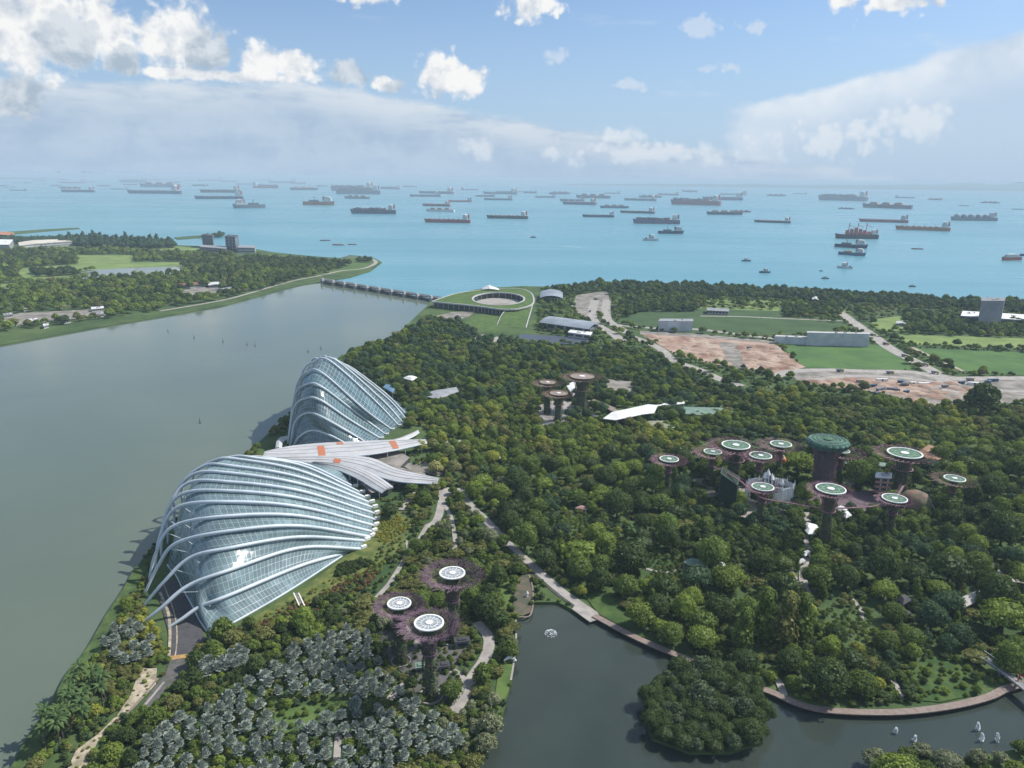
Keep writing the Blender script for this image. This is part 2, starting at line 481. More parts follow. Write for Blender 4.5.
# ------------------------------------------------------------------ surfaces laid on the land
EXCL = []      # pixel polygons kept free of trees
M_lawn = mat('lawn_grass', (0.105, 0.155, 0.045), 0.95, scale=0.12, color2=(0.055, 0.10, 0.032), bump=0.3, spec=0.1)
M_slawn = mat('shaded_shore_grass', (0.075, 0.115, 0.035), 0.95, scale=0.15, color2=(0.035, 0.07, 0.022), bump=0.5, spec=0.1)  # darker copy of the lawn, with the shade put into its colour
M_dlawn = mat('field_grass', (0.065, 0.105, 0.042), 0.95, scale=0.03, color2=(0.045, 0.08, 0.035), spec=0.1)
M_pitch = mat('pitch_turf', (0.09, 0.165, 0.05), 0.95, scale=0.03, color2=(0.06, 0.12, 0.042), spec=0.1)
M_golf = mat('golf_grass', (0.20, 0.26, 0.085), 0.95, scale=0.02, color2=(0.12, 0.175, 0.06), spec=0.1)
M_conc = mat('pale_paving', (0.36, 0.33, 0.30), 0.85, scale=0.2, color2=(0.24, 0.22, 0.20))
M_asph = mat('asphalt', (0.075, 0.072, 0.078), 0.9, scale=0.3, color2=(0.05, 0.05, 0.053))
M_sand = mat('bare_earth', (0.40, 0.30, 0.235), 0.95, scale=0.035, color2=(0.22, 0.125, 0.085), bump=0.5)
M_pink = mat('gravel_pad', (0.29, 0.26, 0.235), 0.95, scale=0.07, color2=(0.115, 0.11, 0.085), bump=0.5)
M_beach = mat('pale_sand', (0.46, 0.39, 0.29), 0.95, scale=0.35, color2=(0.20, 0.18, 0.12), bump=0.4)
M_wood = mat('deck_boards', (0.24, 0.19, 0.16), 0.8, scale=0.6, color2=(0.17, 0.13, 0.11))
M_white = mat('white_paint', (0.78, 0.78, 0.76), 0.5, scale=0.2, color2=(0.66, 0.66, 0.65))
M_bank = mat('bank_grass', (0.085, 0.125, 0.042), 0.95, scale=0.2, color2=(0.04, 0.07, 0.028), spec=0.1)
_lay = [0]


def patch(name, px, m_, dz=None, excl=True, base=LZ):
    _lay[0] += 1
    o = structure(sheet(name, px, base + (0.02 + 0.006 * _lay[0] if dz is None else dz), m_))
    if excl: EXCL.append(px)
    return o


def ribbon(name, px, w, m_, z=None, thick=0.0, excl=2.0, w_end=None):
    """path or road: a strip w metres wide along points seen at px"""
    _lay[0] += 1
    z = LZ + 0.03 + 0.006 * _lay[0] if z is None else z
    pts = crom([G(x, y, z) for x, y in px], 6); L = []; R = []
    for i, p in enumerate(pts):
        d = (pts[min(i + 1, len(pts) - 1)] - pts[max(i - 1, 0)]).normalized(); s = Vector((d.y, -d.x, 0))
        ww = w if w_end is None else w + (w_end - w) * i / (len(pts) - 1)
        L.append(p - s * ww / 2); R.append(p + s * ww / 2)
    bb = MB()
    if thick:
        bb.rings([[a, b_, b_ - Vector((0, 0, thick)), a - Vector((0, 0, thick))] for a, b_ in zip(L, R)], close=True, cap0=True, cap1=True)
    else:
        bb.rings([[b_, a] for a, b_ in zip(L, R)], close=False)
    o = structure(bb.build(name, m_))
    if excl:
        e = excl
        def off(P, Q): return [to_px(p + (p - q).normalized() * e) for p, q in zip(P, Q)]
        EXCL.append(off(L, R) + off(R, L)[::-1])
    return o


# west golf land
patch('golf_grass', [(17, 273), (23, 268), (77, 264), (77, 255), (134, 255), (135, 262), (180, 262), (225, 266), (190, 268), (98, 269.5), (77, 272), (76, 281), (35, 283), (17, 278)], M_golf)
patch('golf_grass', [(0, 283), (12, 283), (16, 289), (0, 292)], M_golf)
patch('golf_grass', [(128, 247), (172, 246), (230, 249.5), (172, 250.5), (128, 250)], M_golf)
patch('pond_water', [(77, 273), (98, 269.5), (140, 267.5), (183, 266.5), (194, 268.5), (180, 273), (151, 276.5), (112, 277.5), (77, 281)], M_res)
patch('golf_grass', [(268, 255), (300, 257), (330, 259), (345, 262), (320, 266), (296, 266.5), (275, 268), (262, 262)], M_golf)
patch('golf_grass', [(335, 259), (372, 259), (378, 263), (366, 270), (345, 272), (330, 275), (300, 278), (285, 278), (310, 270)], M_lawn, excl=False)
ribbon('shore_grass', [(-60, 353), (0, 341), (49, 333), (98, 324), (158, 314.5), (221, 303.5), (258, 293.5), (283, 287), (304, 282), (330, 278)], 10, M_bank, excl=0.1)
ribbon('shore_path', [(160, 311), (221, 300.5), (250, 293), (290, 281.5), (318, 276)], 7, M_conc)
ribbon('breakwater_road', [(318, 276), (340, 271), (365, 268), (376, 262), (366, 257.5), (345, 257)], 9, M_conc)
patch('gravel_pad', [(0, 317), (20, 313), (62, 311), (100, 309), (118, 313), (92, 318), (60, 320), (20, 325), (0, 327)], M_pink)
patch('gravel_pad', [(183, 290), (200, 287), (232, 288), (252, 284), (248, 289), (226, 293), (200, 297), (180, 296)], M_pink)
# barrage end, lawns and eastern plain
patch('lawn', [(462, 323), (483, 313), (503, 309), (503, 326), (495, 333), (470, 328)], M_lawn)
patch('paved_forecourt', [(436, 316), (452, 312), (476, 311), (468, 317), (452, 321), (440, 322)], M_pink)
patch('paved_forecourt', [(470, 342), (476, 337), (484, 334), (484, 339), (477, 342)], M_conc)
patch('path', [(490, 345), (495, 337), (502, 336), (498, 342), (494, 347)], M_conc)
patch('gravel_pad', [(577, 295), (607, 291), (610, 300), (597, 316), (592, 329), (584, 321), (571, 306)], M_pink)
ribbon('road', [(607, 300), (606, 310), (608, 320), (618, 327), (628, 333)], 14, M_conc)
ribbon('road', [(595, 300), (592, 315), (598, 325), (612, 333), (622, 341)], 14, M_conc)
patch('field_grass', [(618, 323), (628, 313), (645, 305), (700, 309), (781, 311), (781, 318), (848, 324), (848, 331), (801, 336), (700, 333), (660, 330)], M_dlawn)
patch('field_grass', [(640, 300), (700, 300), (780, 300), (840, 306), (836, 312), (780, 311), (700, 309), (645, 305)], M_golf, excl=False)
ribbon('concrete_wall_road', [(700, 316), (740, 316.5), (783, 318.5), (848, 321)], 6, M_conc)
patch('pitch_turf', [(776, 342), (880, 345), (917, 370), (806, 368), (794, 358)], M_pitch)
patch('field_grass', [(890, 334), (1040, 339), (1040, 349), (908, 344)], M_golf)
patch('field_grass', [(911, 348), (1040, 353), (1040, 376), (962, 371)], M_pitch)
patch('bare_earth', [(640, 333.5), (700, 336), (772, 342), (794, 360), (806, 367), (775, 374), (742, 368), (700, 361), (673, 353), (655, 342)], M_sand)
patch('gravel_pad', [(718, 342), (737, 343), (746, 369), (731, 369)], M_pink, excl=False)
ribbon('site_track', [(710, 343), (717, 352), (725, 366)], 5, M_beach, excl=0)
patch('gravel_pad', [(640, 331), (700, 334), (774, 341), (774, 343.5), (700, 337.5), (640, 334)], M_pink)
patch('gravel_pad', [(790, 372), (850, 371), (930, 372), (965, 378), (1040, 380), (1040, 404), (965, 402), (930, 408), (895, 396), (850, 388), (800, 384)], M_pink)
patch('bare_earth', [(800, 380), (850, 377), (900, 380), (925, 384), (920, 392), (880, 390), (840, 387)], M_sand, excl=False)
ribbon('road', [(775, 376), (794, 371), (830, 370), (864, 371), (911, 372), (945, 378), (985, 378), (1040, 378)], 14, M_conc)
ribbon('road', [(800, 383), (840, 376.5), (880, 376.5), (925, 380), (960, 388), (1040, 392)], 9, M_conc)
ribbon('road', [(838, 311), (856, 324), (872, 335), (893, 350), (920, 364), (940, 376), (952, 392)], 16, M_conc)
ribbon('road', [(912, 347), (930, 356), (948, 364), (963, 371)], 5, M_beach)
ribbon('road', [(618, 325), (660, 328.5), (700, 329.5), (760, 337), (806, 341)], 11, M_conc)
ribbon('road', [(631, 336), (649, 343), (662, 350), (673, 360), (700, 370), (722, 380), (742, 386)], 12, M_conc)
patch('path', [(838, 311), (842, 308), (846, 312), (842, 316)], M_beach)
patch('storage_yard', [(519, 334), (560, 336), (600, 339), (585, 344), (545, 344), (520, 342)], mat('dark_yard', (0.06, 0.075, 0.10), 0.5, scale=0.1))
patch('lawn_clearing', [(868, 320), (900, 316), (908, 322), (904, 331), (880, 331)], M_golf)
# gardens
CLEAR = [[(812, 604), (850, 594), (884, 602), (886, 636), (850, 652), (818, 632)], [(918, 566), (940, 556), (952, 572), (934, 586)], [(640, 560), (672, 552), (684, 580), (656, 590)], [(560, 520), (592, 512), (604, 530), (572, 540)], [(720, 600), (750, 592), (758, 612), (728, 622)]]
EXCL += CLEAR
ribbon('garden_path', [(850, 596), (862, 614), (850, 634), (832, 646)], 2.0, M_conc, excl=0)
ribbon('garden_path', [(640, 566), (660, 572), (684, 570), (704, 574), (730, 570)], 2.0, M_conc, excl=1)
ribbon('lakeside_path', [(462, 494), (472, 507), (484, 518), (510, 545), (535, 568), (560, 590), (578, 603), (594, 614)], 5.0, M_conc, excl=1.5)
ribbon('waterside_edge', [(474, 513), (500, 540), (528, 567), (552, 590), (575, 607), (588, 618)], 1.2, mat('dark_edging', (0.08, 0.08, 0.08), 0.8, scale=0.4), excl=0.5)
ribbon('boardwalk', [(594, 615), (640, 639), (693, 661), (730, 677), (770, 691), (800, 704), (830, 710), (880, 712), (920, 710), (960, 704), (990, 696), (1010, 687), (1060, 674)], 3.4, M_wood, z=LZ + 0.75, thick=0.5, excl=1.5)
patch('lakeside_plaza', [(578, 601), (598, 612), (600, 619), (590, 622), (572, 609)], M_conc)
patch('plaza', [(443, 487), (468, 489), (468, 500), (462, 503), (455, 492), (446, 498)], M_conc)
ribbon('garden_path', [(443, 489), (441, 506), (436, 521), (426, 527)], 5.0, M_conc)
ribbon('garden_path', [(426, 527), (418, 541), (407, 555), (398, 570), (388, 585), (374, 600)], 2.6, M_conc, excl=1.0)
ribbon('garden_path', [(406, 540), (408, 552), (400, 566)], 1.6, M_conc, excl=1.0)
ribbon('garden_path', [(476, 622), (487, 634), (489, 645), (484, 660), (473, 676), (465, 694), (452, 715)], 5.0, M_conc, excl=1.0)
ribbon('garden_path', [(402, 618), (412, 634), (420, 648), (424, 662)], 3.8, M_conc, excl=1.0)
ribbon('garden_path', [(385, 704), (400, 688), (416, 675)], 3.0, M_conc, excl=1.0)
ribbon('garden_path', [(444, 668), (456, 672), (466, 682)], 3.0, M_conc, excl=1.0)
patch('supertree_plaza', [(372, 632), (390, 630), (408, 646), (436, 650), (462, 640), (468, 652), (458, 664), (458, 690), (440, 706), (418, 700), (408, 676), (384, 660)], mat('dark_paving', (0.12, 0.11, 0.11), 0.9, scale=0.3, color2=(0.07, 0.075, 0.06)))
ribbon('garden_path', [(352, 742), (340, 730), (336, 768)], 2.5, M_conc, excl=1.0)
ribbon('garden_path', [(445, 505), (452, 520), (455, 545), (450, 560)], 2.5, M_conc, excl=1.0)
patch('lawn', [(499, 578), (513, 574), (511, 598), (508, 614), (500, 604)], M_lawn)
patch('lawn', [(500, 664), (513, 664), (509, 690), (497, 715), (494, 700)], M_lawn)
patch('shore_lawn', [(575, 584), (605, 577), (610, 590), (636, 625), (655, 640), (640, 636), (599, 614)], M_slawn)
patch('shore_lawn', [(905, 672), (930, 655), (960, 660), (985, 680), (978, 694), (940, 702), (915, 700)], M_slawn)
patch('lawn', [(275, 712), (310, 704), (352, 700), (352, 716), (318, 726), (285, 736), (272, 728)], M_lawn)
patch('lotus_pond', [(515, 577), (528, 574), (532, 590), (531, 612), (522, 616), (513, 612)], mat('reed_bed', (0.13, 0.10, 0.07), 0.9, scale=0.3, color2=(0.05, 0.065, 0.04)))
ribbon('planter_edge', [(529, 574), (533, 590), (531, 614), (518, 617)], 0.8, M_wood, excl=0.2)
ribbon('planter_edge', [(516, 620), (516, 641), (514, 661), (511, 680)], 0.8, M_conc, excl=0.2)
ribbon('weir', [(532, 602), (545, 601), (558, 601)], 1.2, M_wood, z=LZ - 0.5, thick=0.8, excl=0)
# dome garden hillside and west road
patch('bank_grass', [(290, 622), (330, 596), (372, 570), (404, 548), (412, 520), (395, 508), (380, 520), (352, 552), (300, 590), (245, 622), (262, 634)], mat('meadow', (0.15, 0.165, 0.05), 0.95, scale=0.2, color2=(0.06, 0.09, 0.03), bump=0.3, spec=0.1))
ribbon('shore_grass', [(2, 790), (24, 762), (34, 742), (52, 715), (66, 691), (77, 670), (96, 646), (115, 612), (131, 587), (142, 566)], 7, M_bank, excl=0.1)
patch('service_road', [(157, 590), (165, 580), (175, 578), (192, 606), (206, 640), (193, 656), (170, 656), (168, 630)], M_asph)
ribbon('road_kerb', [(160, 592), (168, 612), (170, 632), (169, 656)], 1.2, M_beach, excl=0)
ribbon('road_line', [(164, 585), (174, 612), (177, 634), (175, 656), (168, 672), (158, 690)], 0.5, M_beach, excl=0)
ribbon('orange_road_band', [(169, 658), (194, 655)], 3.0, mat('orange_paving', (0.42, 0.26, 0.10), 0.8, scale=0.5), excl=1)
patch('service_road', [(170, 660), (192, 658), (186, 674), (170, 690), (150, 712), (136, 716), (152, 690), (166, 672)], mat('dark_paving', (0.1, 0.1, 0.1)))
patch('bare_earth', [(140, 668), (157, 668), (156, 684), (132, 710), (112, 724), (98, 741), (84, 772), (66, 772), (76, 750), (98, 734), (118, 714), (131, 694)], M_beach)
ribbon('garden_path', [(158, 678), (136, 704), (118, 722)], 1.0, M_wood, excl=0)
ribbon('garden_path', [(164, 682), (144, 706), (126, 726)], 1.0, M_conc, excl=0)
# supertree grove paving
patch('grove_plaza', [(736, 488), (774, 491), (803, 490), (789, 503), (781, 518), (774, 517), (778, 500), (764, 498), (756, 514), (750, 524), (735, 520), (748, 511), (741, 500)], M_conc)
patch('grove_plaza', [(686, 479), (706, 478), (708, 485), (692, 486)], M_conc)
patch('grove_plaza', [(696, 490), (720, 488), (720, 496), (700, 498)], M_pink)
patch('grove_plaza', [(806, 490), (850, 492), (886, 488), (904, 494), (900, 506), (858, 512), (834, 506), (806, 502)], mat('purple_paving', (0.15, 0.10, 0.12), 0.85, scale=0.2, color2=(0.10, 0.075, 0.085)))
ribbon('garden_path', [(806, 512), (808, 530), (806, 556), (803, 575), (806, 596)], 4.0, M_conc, excl=1.0)
ribbon('garden_path', [(786, 560), (797, 580), (808, 590), (812, 610)], 2.0, M_conc, excl=1.0)
patch('forest_clearing', [(540, 405), (556, 400), (572, 402), (578, 412), (566, 420), (548, 430), (536, 424)], M_conc)
patch('forest_clearing', [(566, 384), (582, 381), (582, 389), (573, 398)], M_conc)
patch('forest_clearing', [(607, 379), (634, 382), (632, 397), (612, 394), (606, 386)], M_pink)
ribbon('garden_path', [(590, 400), (604, 407), (620, 412)], 6.0, M_conc)
ribbon('garden_path', [(586, 412), (600, 417), (612, 420)], 5.0, M_conc)
ribbon('garden_path', [(440, 442), (460, 441), (482, 441)], 5.0, M_conc, excl=2)
patch('grey_forecourt', [(400, 464), (430, 461), (452, 466), (440, 476), (410, 470)], M_pink, excl=False)
ribbon('garden_path', [(404, 510), (412, 498), (420, 492), (430, 490)], 7.0, M_conc, excl=0)
ribbon('garden_path', [(989, 561), (1000, 574), (1012, 580), (1040, 584)], 3.5, M_conc, excl=1.0)
ribbon('garden_path', [(905, 700), (900, 692), (893, 680)], 2.0, M_conc, excl=1.0)
ribbon('garden_path', [(784, 695), (780, 684), (774, 676)], 3.0, M_conc, excl=1.0)

# heaps of earth and rubble on the building site
bb = MB(); r_ = random.Random(12); SITE = [[(640, 335), (700, 338), (715, 343), (728, 367), (700, 360), (673, 353)], [(740, 345), (775, 345), (800, 366), (775, 372), (746, 366)], [(870, 380), (960, 384), (990, 398), (930, 405), (880, 394)], [(800, 381), (850, 379), (900, 386), (870, 392)]]
for _ in range(420):
    poly = SITE[r_.randrange(4)]; x = r_.uniform(min(p[0] for p in poly), max(p[0] for p in poly)); y = r_.uniform(min(p[1] for p in poly), max(p[1] for p in poly))
    if not inpoly(x, y, poly): continue
    g = G(x, y, LZ); R_ = r_.uniform(2, 7.5); h = R_ * r_.uniform(.18, .4); a0 = r_.random() * 6
    def rg(f_, z): return [(g.x + R_ * f_ * 1.5 * (1 + .3 * noise.noise(Vector((k, f_ * 3, x)))) * math.cos(a0 + k * .785), g.y + R_ * f_ * (1 + .3 * noise.noise(Vector((k, f_ * 3, y)))) * math.sin(a0 + k * .785), LZ + z) for k in range(8)]
    bb.rings([rg(1, -.1), rg(.7, h * .5), rg(.3, h)], cap1=True)
o = bb.build('earth_heaps', M_sand); o['kind'] = 'stuff'
# ------------------------------------------------------------------ glass domes
def glass_fn(tint, alpha, nu, nv):
    def fn(N, p, out):
        uv = N.new('ShaderNodeUVMap'); s = N.new('ShaderNodeSeparateXYZ', i_0=uv.outputs[0])
        u = N.m('MULTIPLY', s.outputs[0], nu); v = N.m('MULTIPLY', s.outputs[1], nv)
        fu = N.m('FRACT', u); fv = N.m('FRACT', v)
        cell = N.new('ShaderNodeCombineXYZ', i_0=N.m('FLOOR', u), i_1=N.m('FLOOR', v))
        wn = N.new('ShaderNodeTexWhiteNoise', noise_dimensions='2D', i_Vector=cell.outputs[0])
        fr = N.m('MAXIMUM', N.m('LESS_THAN', fu, 0.05), N.m('LESS_THAN', fv, 0.07))
        geo = N.new('ShaderNodeNewGeometry')
        big = N.sm(N.noise(geo.outputs['Position'], 0.05, 4, 0.6), 0.35, 0.68)
        base = N.mix(wn.outputs['Value'], tint, tuple(x * 0.55 for x in tint))
        base = N.mix(big, tuple(x * 0.5 for x in tint), base)
        base = N.mix(fr, base, (0.25, 0.33, 0.35))
        N.put(p.inputs['Base Color'], base)
        N.put(p.inputs['Roughness'], N.m('ADD', N.m('MULTIPLY', fr, 0.35), N.m('ADD', 0.07, N.m('MULTIPLY', wn.outputs['Value'], 0.1))))
        p.inputs['Specular IOR Level'].default_value = 0.75; p.inputs['IOR'].default_value = 1.6
        # each pane sits at a slightly different angle
        nv_ = N.vm('NORMALIZE', N.vm('ADD', geo.outputs['Normal'], N.vm('SCALE', N.vm('SUBTRACT', wn.outputs['Color'], (0.5, 0.5, 0.5)), scale=0.10)))
        N.l.new(nv_, p.inputs['Normal'])
        tr = N.new('ShaderNodeBsdfTransparent', i_0=(0.55, 0.72, 0.72, 1)); mx_ = N.new('ShaderNodeMixShader')
        N.put(mx_.inputs[0], N.m('MAXIMUM', fr, alpha)); N.l.new(tr.outputs[0], mx_.inputs[1]); N.l.new(p.outputs[0], mx_.inputs[2])
        N.l.new(mx_.outputs[0], out.inputs[0])
    return fn


M_glassF = mat('dome_glass', fn=glass_fn((0.27, 0.38, 0.40), 0.78, 3, 46))
M_glassC = mat('dome_glass_tall', fn=glass_fn((0.17, 0.27, 0.30), 0.72, 4, 46))
M_rib = mat('white_steel', (0.56, 0.61, 0.65), 0.55, scale=0.08, color2=(0.42, 0.48, 0.52))
M_dark = mat('dark_interior', (0.035, 0.04, 0.045), 0.7, scale=0.2)


def loft_glass(name, curves, m_, parent, nt=50):
    """surface through a list of curves, with uv = (curve number, position)"""
    bb = MB(); rows = [resample(crom(c_, 12), nt) for c_ in curves]
    sub = 3; allrows = []
    for j in range(nt):
        colp = crom([r[j] for r in rows], sub); allrows.append(colp)
    nk = len(allrows[0])
    bb.uv = []
    for k in range(nk):
        for j in range(nt):
            p = allrows[j][k]; bb.v.append(Vector((p.x, p.y, max(p.z, LZ)))); bb.uv.append((k / sub, j / (nt - 1)))
    for k in range(nk - 1):
        for j in range(nt - 1):
            bb.f.append((k * nt + j, k * nt + j + 1, (k + 1) * nt + j + 1, (k + 1) * nt + j)); bb.mi.append(0)
    return bb.build(name, m_, parent, smooth=True)


fd = thing('glass_dome', 'long low glass conservatory with many white arching ribs beside the green water', 'glass dome')
#    left foot,   shoulder low,      shoulder,         x=230,        x=300,       right end
FD = [((168, 628, 0), (182, 619, 4.2), (200, 607, 7.8), (230, 595, 11.2), (300, 566, 8.4), (345, 553, 0)),
      ((140, 625, 0), (160, 609, 8), (188, 586, 16), (230, 570, 20), (300, 548, 14.5), (362, 549, 0)),
      ((142, 608, 0), (163, 583, 12.5), (190, 558, 22.5), (230, 548, 26.5), (300, 537, 19.5), (366, 541, 0)),
      ((145, 593, 0), (158, 566, 14), (177, 543, 25), (230, 531, 32), (300, 526, 25), (371, 537, 0)),
      ((149, 580, 0), (156, 553, 15), (174, 526, 28), (230, 516, 35), (300, 516, 27), (373, 532, 0)),
      ((155, 568, 0), (160, 536, 18), (178, 507, 32), (230, 502, 37.5), (300, 507, 28.5), (375, 526, 0)),
      ((161, 556, 0), (164, 520, 21), (182, 494, 34.5), (230, 491, 38.5), (300, 498.5, 29), (376, 520, 0)),
      ((168, 544, 0), (169, 508, 23), (188, 483, 35.5), (230, 482, 38.5), (300, 491, 29), (375.5, 514, 0)),
      ((175, 532, 0), (175, 496, 24), (194, 474, 36), (230, 473, 38.5), (300, 484, 28.5), (373.5, 508, 0)),
      ((184, 520, 0), (183, 485, 25), (204, 466, 36), (232, 466, 38), (300, 477.5, 28), (370.5, 503, 0)),
      ((194, 508, 0), (194, 475, 25), (216, 460, 35.5), (240, 459.5, 36.5), (300, 471, 26.5), (366, 498, 0)),
      ((206, 497, 0), (208, 468, 24), (232, 457, 33), (256, 458, 33), (304, 466.5, 23.5), (361, 493, 0)),
      ((220, 487, 0), (226, 464, 20), (250, 457, 26.5), (274, 459, 26), (310, 466, 18), (354, 487, 0))]
ribs3 = []
for row in FD: ribs3.append([G(x, y, z + (LZ if z == 0 else 0)) for x, y, z in row])
gc = []
for k, P in enumerate(ribs3):
    A = P[5]; B = P[0]
    base = [G(207, 632, LZ), G(199, 620, LZ), G(191, 604, LZ), G(183, 590, LZ), G(176, 576, LZ)][k] if k < 5 else B.lerp(A, 0.05)
    base = Vector((base.x, base.y, LZ))
    sh = P[2].lerp(P[3], 0.35 if k < 6 else 0.12); low = base.lerp(sh, 0.5) + (base - A).normalized() * 2.0
    dz = Vector((0, 0, 1.1))
    gc.append([base, low, sh - dz, P[3] - dz, P[4] - dz, A.lerp(P[4], 0.04)])
front = [G(*q, LZ) for q in ((208, 640), (216, 634), (226, 627), (240, 620), (290, 591), (342, 557))]
back = [Vector((p.x + 4, p.y + 22, LZ)) for p in gc[-1]]
mid_back = [(p + q) / 2 + Vector((0, 6, p.z * 0.18)) for p, q in zip(gc[-1], back)]
loft_glass('glass_shell', [front] + gc + [mid_back, back], M_glassF, fd)
for k, P in enumerate(ribs3):
    bb = MB(); c_ = crom(P, 10)
    bb.tube(c_, [.62 + .3 * min(1, i / 14) for i in range(len(c_))], 8)
    bb.build('rib', M_rib, fd, smooth=True)
    # slender struts holding the arch off the glass
    if k < 7:
        bb = MB()
        cg = resample(crom(gc[k], 10), 60); cr = resample(c_, 60)
        for j in range(10, 54, 4): bb.tube([cr[j], min(cg, key=lambda q: (q - cr[j]).length)], 0.16, 4)
        bb.build_each('strut', M_rib, fd)
bb = MB()
bb.tube([Vector((p.x, p.y, LZ + .5)) for p in crom(front, 6)], 0.5, 6); bb.tube([Vector((p.x, p.y, LZ + .4)) for p in crom([g[0] for g in gc[:6]], 4)], 0.4, 6)
bb.build_each('base_beam', M_rib, fd)
bb = MB()
for k, P in enumerate(ribs3):
    A = P[5]; d = (A - P[4]); d.z = 0; d.normalize(); bb.box((A.x + d.x * 1.2, A.y + d.y * 1.2, LZ + .7), (3.2, 1.8, 2.2), math.atan2(d.y, d.x))
bb.build_each('footing', M_white, fd)
fl = MB(); fl.prism([Vector(p) for p in [g[0] for g in gc]] + [g[5] for g in gc][::-1] + front[::-1][1:-1], LZ, LZ + .12); fl.build('floor', M_dark, fd)
bb = MB(); r_ = random.Random(6); FDP = [(225, 605), (285, 575), (330, 556), (350, 525), (300, 510), (220, 530), (190, 570)]
for _ in range(120):
    x, y = r_.uniform(190, 350), r_.uniform(510, 625)
    if not inpoly(x, y, FDP): continue
    g = G(x, y, LZ); R_ = r_.uniform(2, 4); h = r_.uniform(1, 3.2)
    bb.rings([[(g.x + R_ * f_ * (1 + .3 * noise.noise(Vector((k, f_ * 3, x)))) * math.cos(k * .785), g.y + R_ * f_ * math.sin(k * .785), LZ + z) for k in range(8)] for f_, z in ((.8, 0), (1, h * .5), (.6, h), (.1, h * 1.1))], cap1=True)
o = bb.build('indoor_planting', mat('cladding_plants', (0.05, 0.10, 0.04), 0.95, scale=0.4, color2=(0.025, 0.05, 0.02), bump=0.8, spec=0.1), fd); o['kind'] = 'stuff'
EXCL.append([(158, 640), (206, 642), (300, 594), (352, 560), (382, 535), (382, 500), (360, 484), (225, 483), (160, 540), (142, 600)])

cfd = thing('tall_glass_dome', 'tall steep glass conservatory with white ribs behind the winged canopy', 'glass dome')
CF = [((293, 447, 0), (299, 437, 10), (312, 430.5, 15), (328, 434.5, 14), (352, 447, 5), (364, 453, 0)),
      ((290, 446, 0), (295, 422, 19), (307, 413, 27), (320, 416, 28), (345, 430, 16), (372, 446, 0)),
      ((288, 444, 0), (294, 408, 27), (306, 398.5, 37), (320, 400, 38), (350, 420, 20), (381, 439, 0)),
      ((288, 441, 0), (295, 396, 33), (307, 384.5, 45), (321, 386.5, 46), (354, 411, 23), (386, 435, 0)),
      ((289, 437, 0), (297, 385, 39), (309, 371.5, 50.5), (323, 373.5, 51), (364, 409, 24), (392, 430, 0)),
      ((290, 432, 0), (302, 374, 44), (315, 361.5, 54), (330, 361, 55), (372, 398, 25), (399, 426, 0)),
      ((293, 427, 0), (310, 364.5, 46), (322, 360, 53), (337, 361, 53), (382, 400, 20), (403, 423, 0)),
      ((297, 421, 0), (320, 361, 44), (330, 359.5, 49), (345, 365, 46), (386, 397, 17), (406, 419, 0)),
      ((304, 413, 0), (330, 362, 38), (340, 363, 40), (354, 369.5, 36), (386, 394, 13), (406, 414, 0))]
cr3 = [[G(x, y, z + (LZ if z == 0 else 0)) for x, y, z in row] for row in CF]
cg3 = [[p - Vector((0, 0, 1.4 if 0 < i < 5 else 0)) + (Vector((1.2, 0.6, 0)) if i < 2 else Vector((0, 0, 0))) for i, p in enumerate(P)] for P in cr3]
fr0 = [Vector((p.x, p.y - 7, LZ)) for p in cg3[0]]; bk0 = [Vector((p.x + 5, p.y + 16, LZ)) for p in cg3[-1]]
loft_glass('glass_shell', [fr0] + cg3 + [bk0], M_glassC, cfd)
for k, P in enumerate(cr3):
    bb = MB(); bb.tube(crom(P, 10), 0.8, 8); bb.build('rib', M_rib, cfd, smooth=True)
    bb = MB(); cg = resample(crom(cg3[k], 10), 60); cr = resample(crom(P, 10), 60)
    for j in range(6, 56, 4): bb.tube([cr[j], cg[j]], 0.15, 4)
    bb.build_each('strut', M_rib, cfd)
bb = MB()
for P in cr3[1:]:
    A = P[5]; bb.box((A.x + 1, A.y - .5, LZ + .8), (3.0, 1.6, 1.8), 0.3)
bb.build_each('footing', M_white, cfd)
# planted mountain inside the tall dome
cx, cy = (cr3[3][0] + cr3[3][5]).xy * 0.5
bb = MB(); rr = []
for i, (r, z) in enumerate(((24, LZ), (21, 8), (17, 18), (13, 28), (9, 36), (4, 39))):
    rr.append([(cx - 12 + r * (1 + .18 * noise.noise(Vector((k * .7, z * .2, 3)))) * math.cos(k * math.pi / 10), cy + 2 + r * .8 * math.sin(k * math.pi / 10), z) for k in range(20)])
bb.rings(rr, cap1=True); bb.build('planted_mountain', mat('cladding_plants', (0.05, 0.10, 0.04), 0.95, scale=0.4, color2=(0.025, 0.05, 0.02), bump=0.8, spec=0.1), cfd)
EXCL.append([(282, 452), (284, 430), (310, 400), (345, 385), (412, 412), (408, 430), (372, 456)])

# ------------------------------------------------------------------ winged canopy between the domes
cn = thing('winged_canopy', 'pale winged roof of overlapping curved metal leaves between the two glass domes', 'canopy')
M_roof = mat('pale_roof_sheet', (0.47, 0.47, 0.47), 0.6, scale=0.1, color2=(0.38, 0.38, 0.39))
M_orange = mat('orange_roof_panel', (0.50, 0.13, 0.05), 0.7, scale=0.4, color2=(0.36, 0.17, 0.10))
M_roofseam = mat('roof_seam_grey', (0.26, 0.26, 0.27), 0.7, scale=0.3)
M_eave = mat('dark_eave', (0.10, 0.10, 0.11), 0.7, scale=0.3)


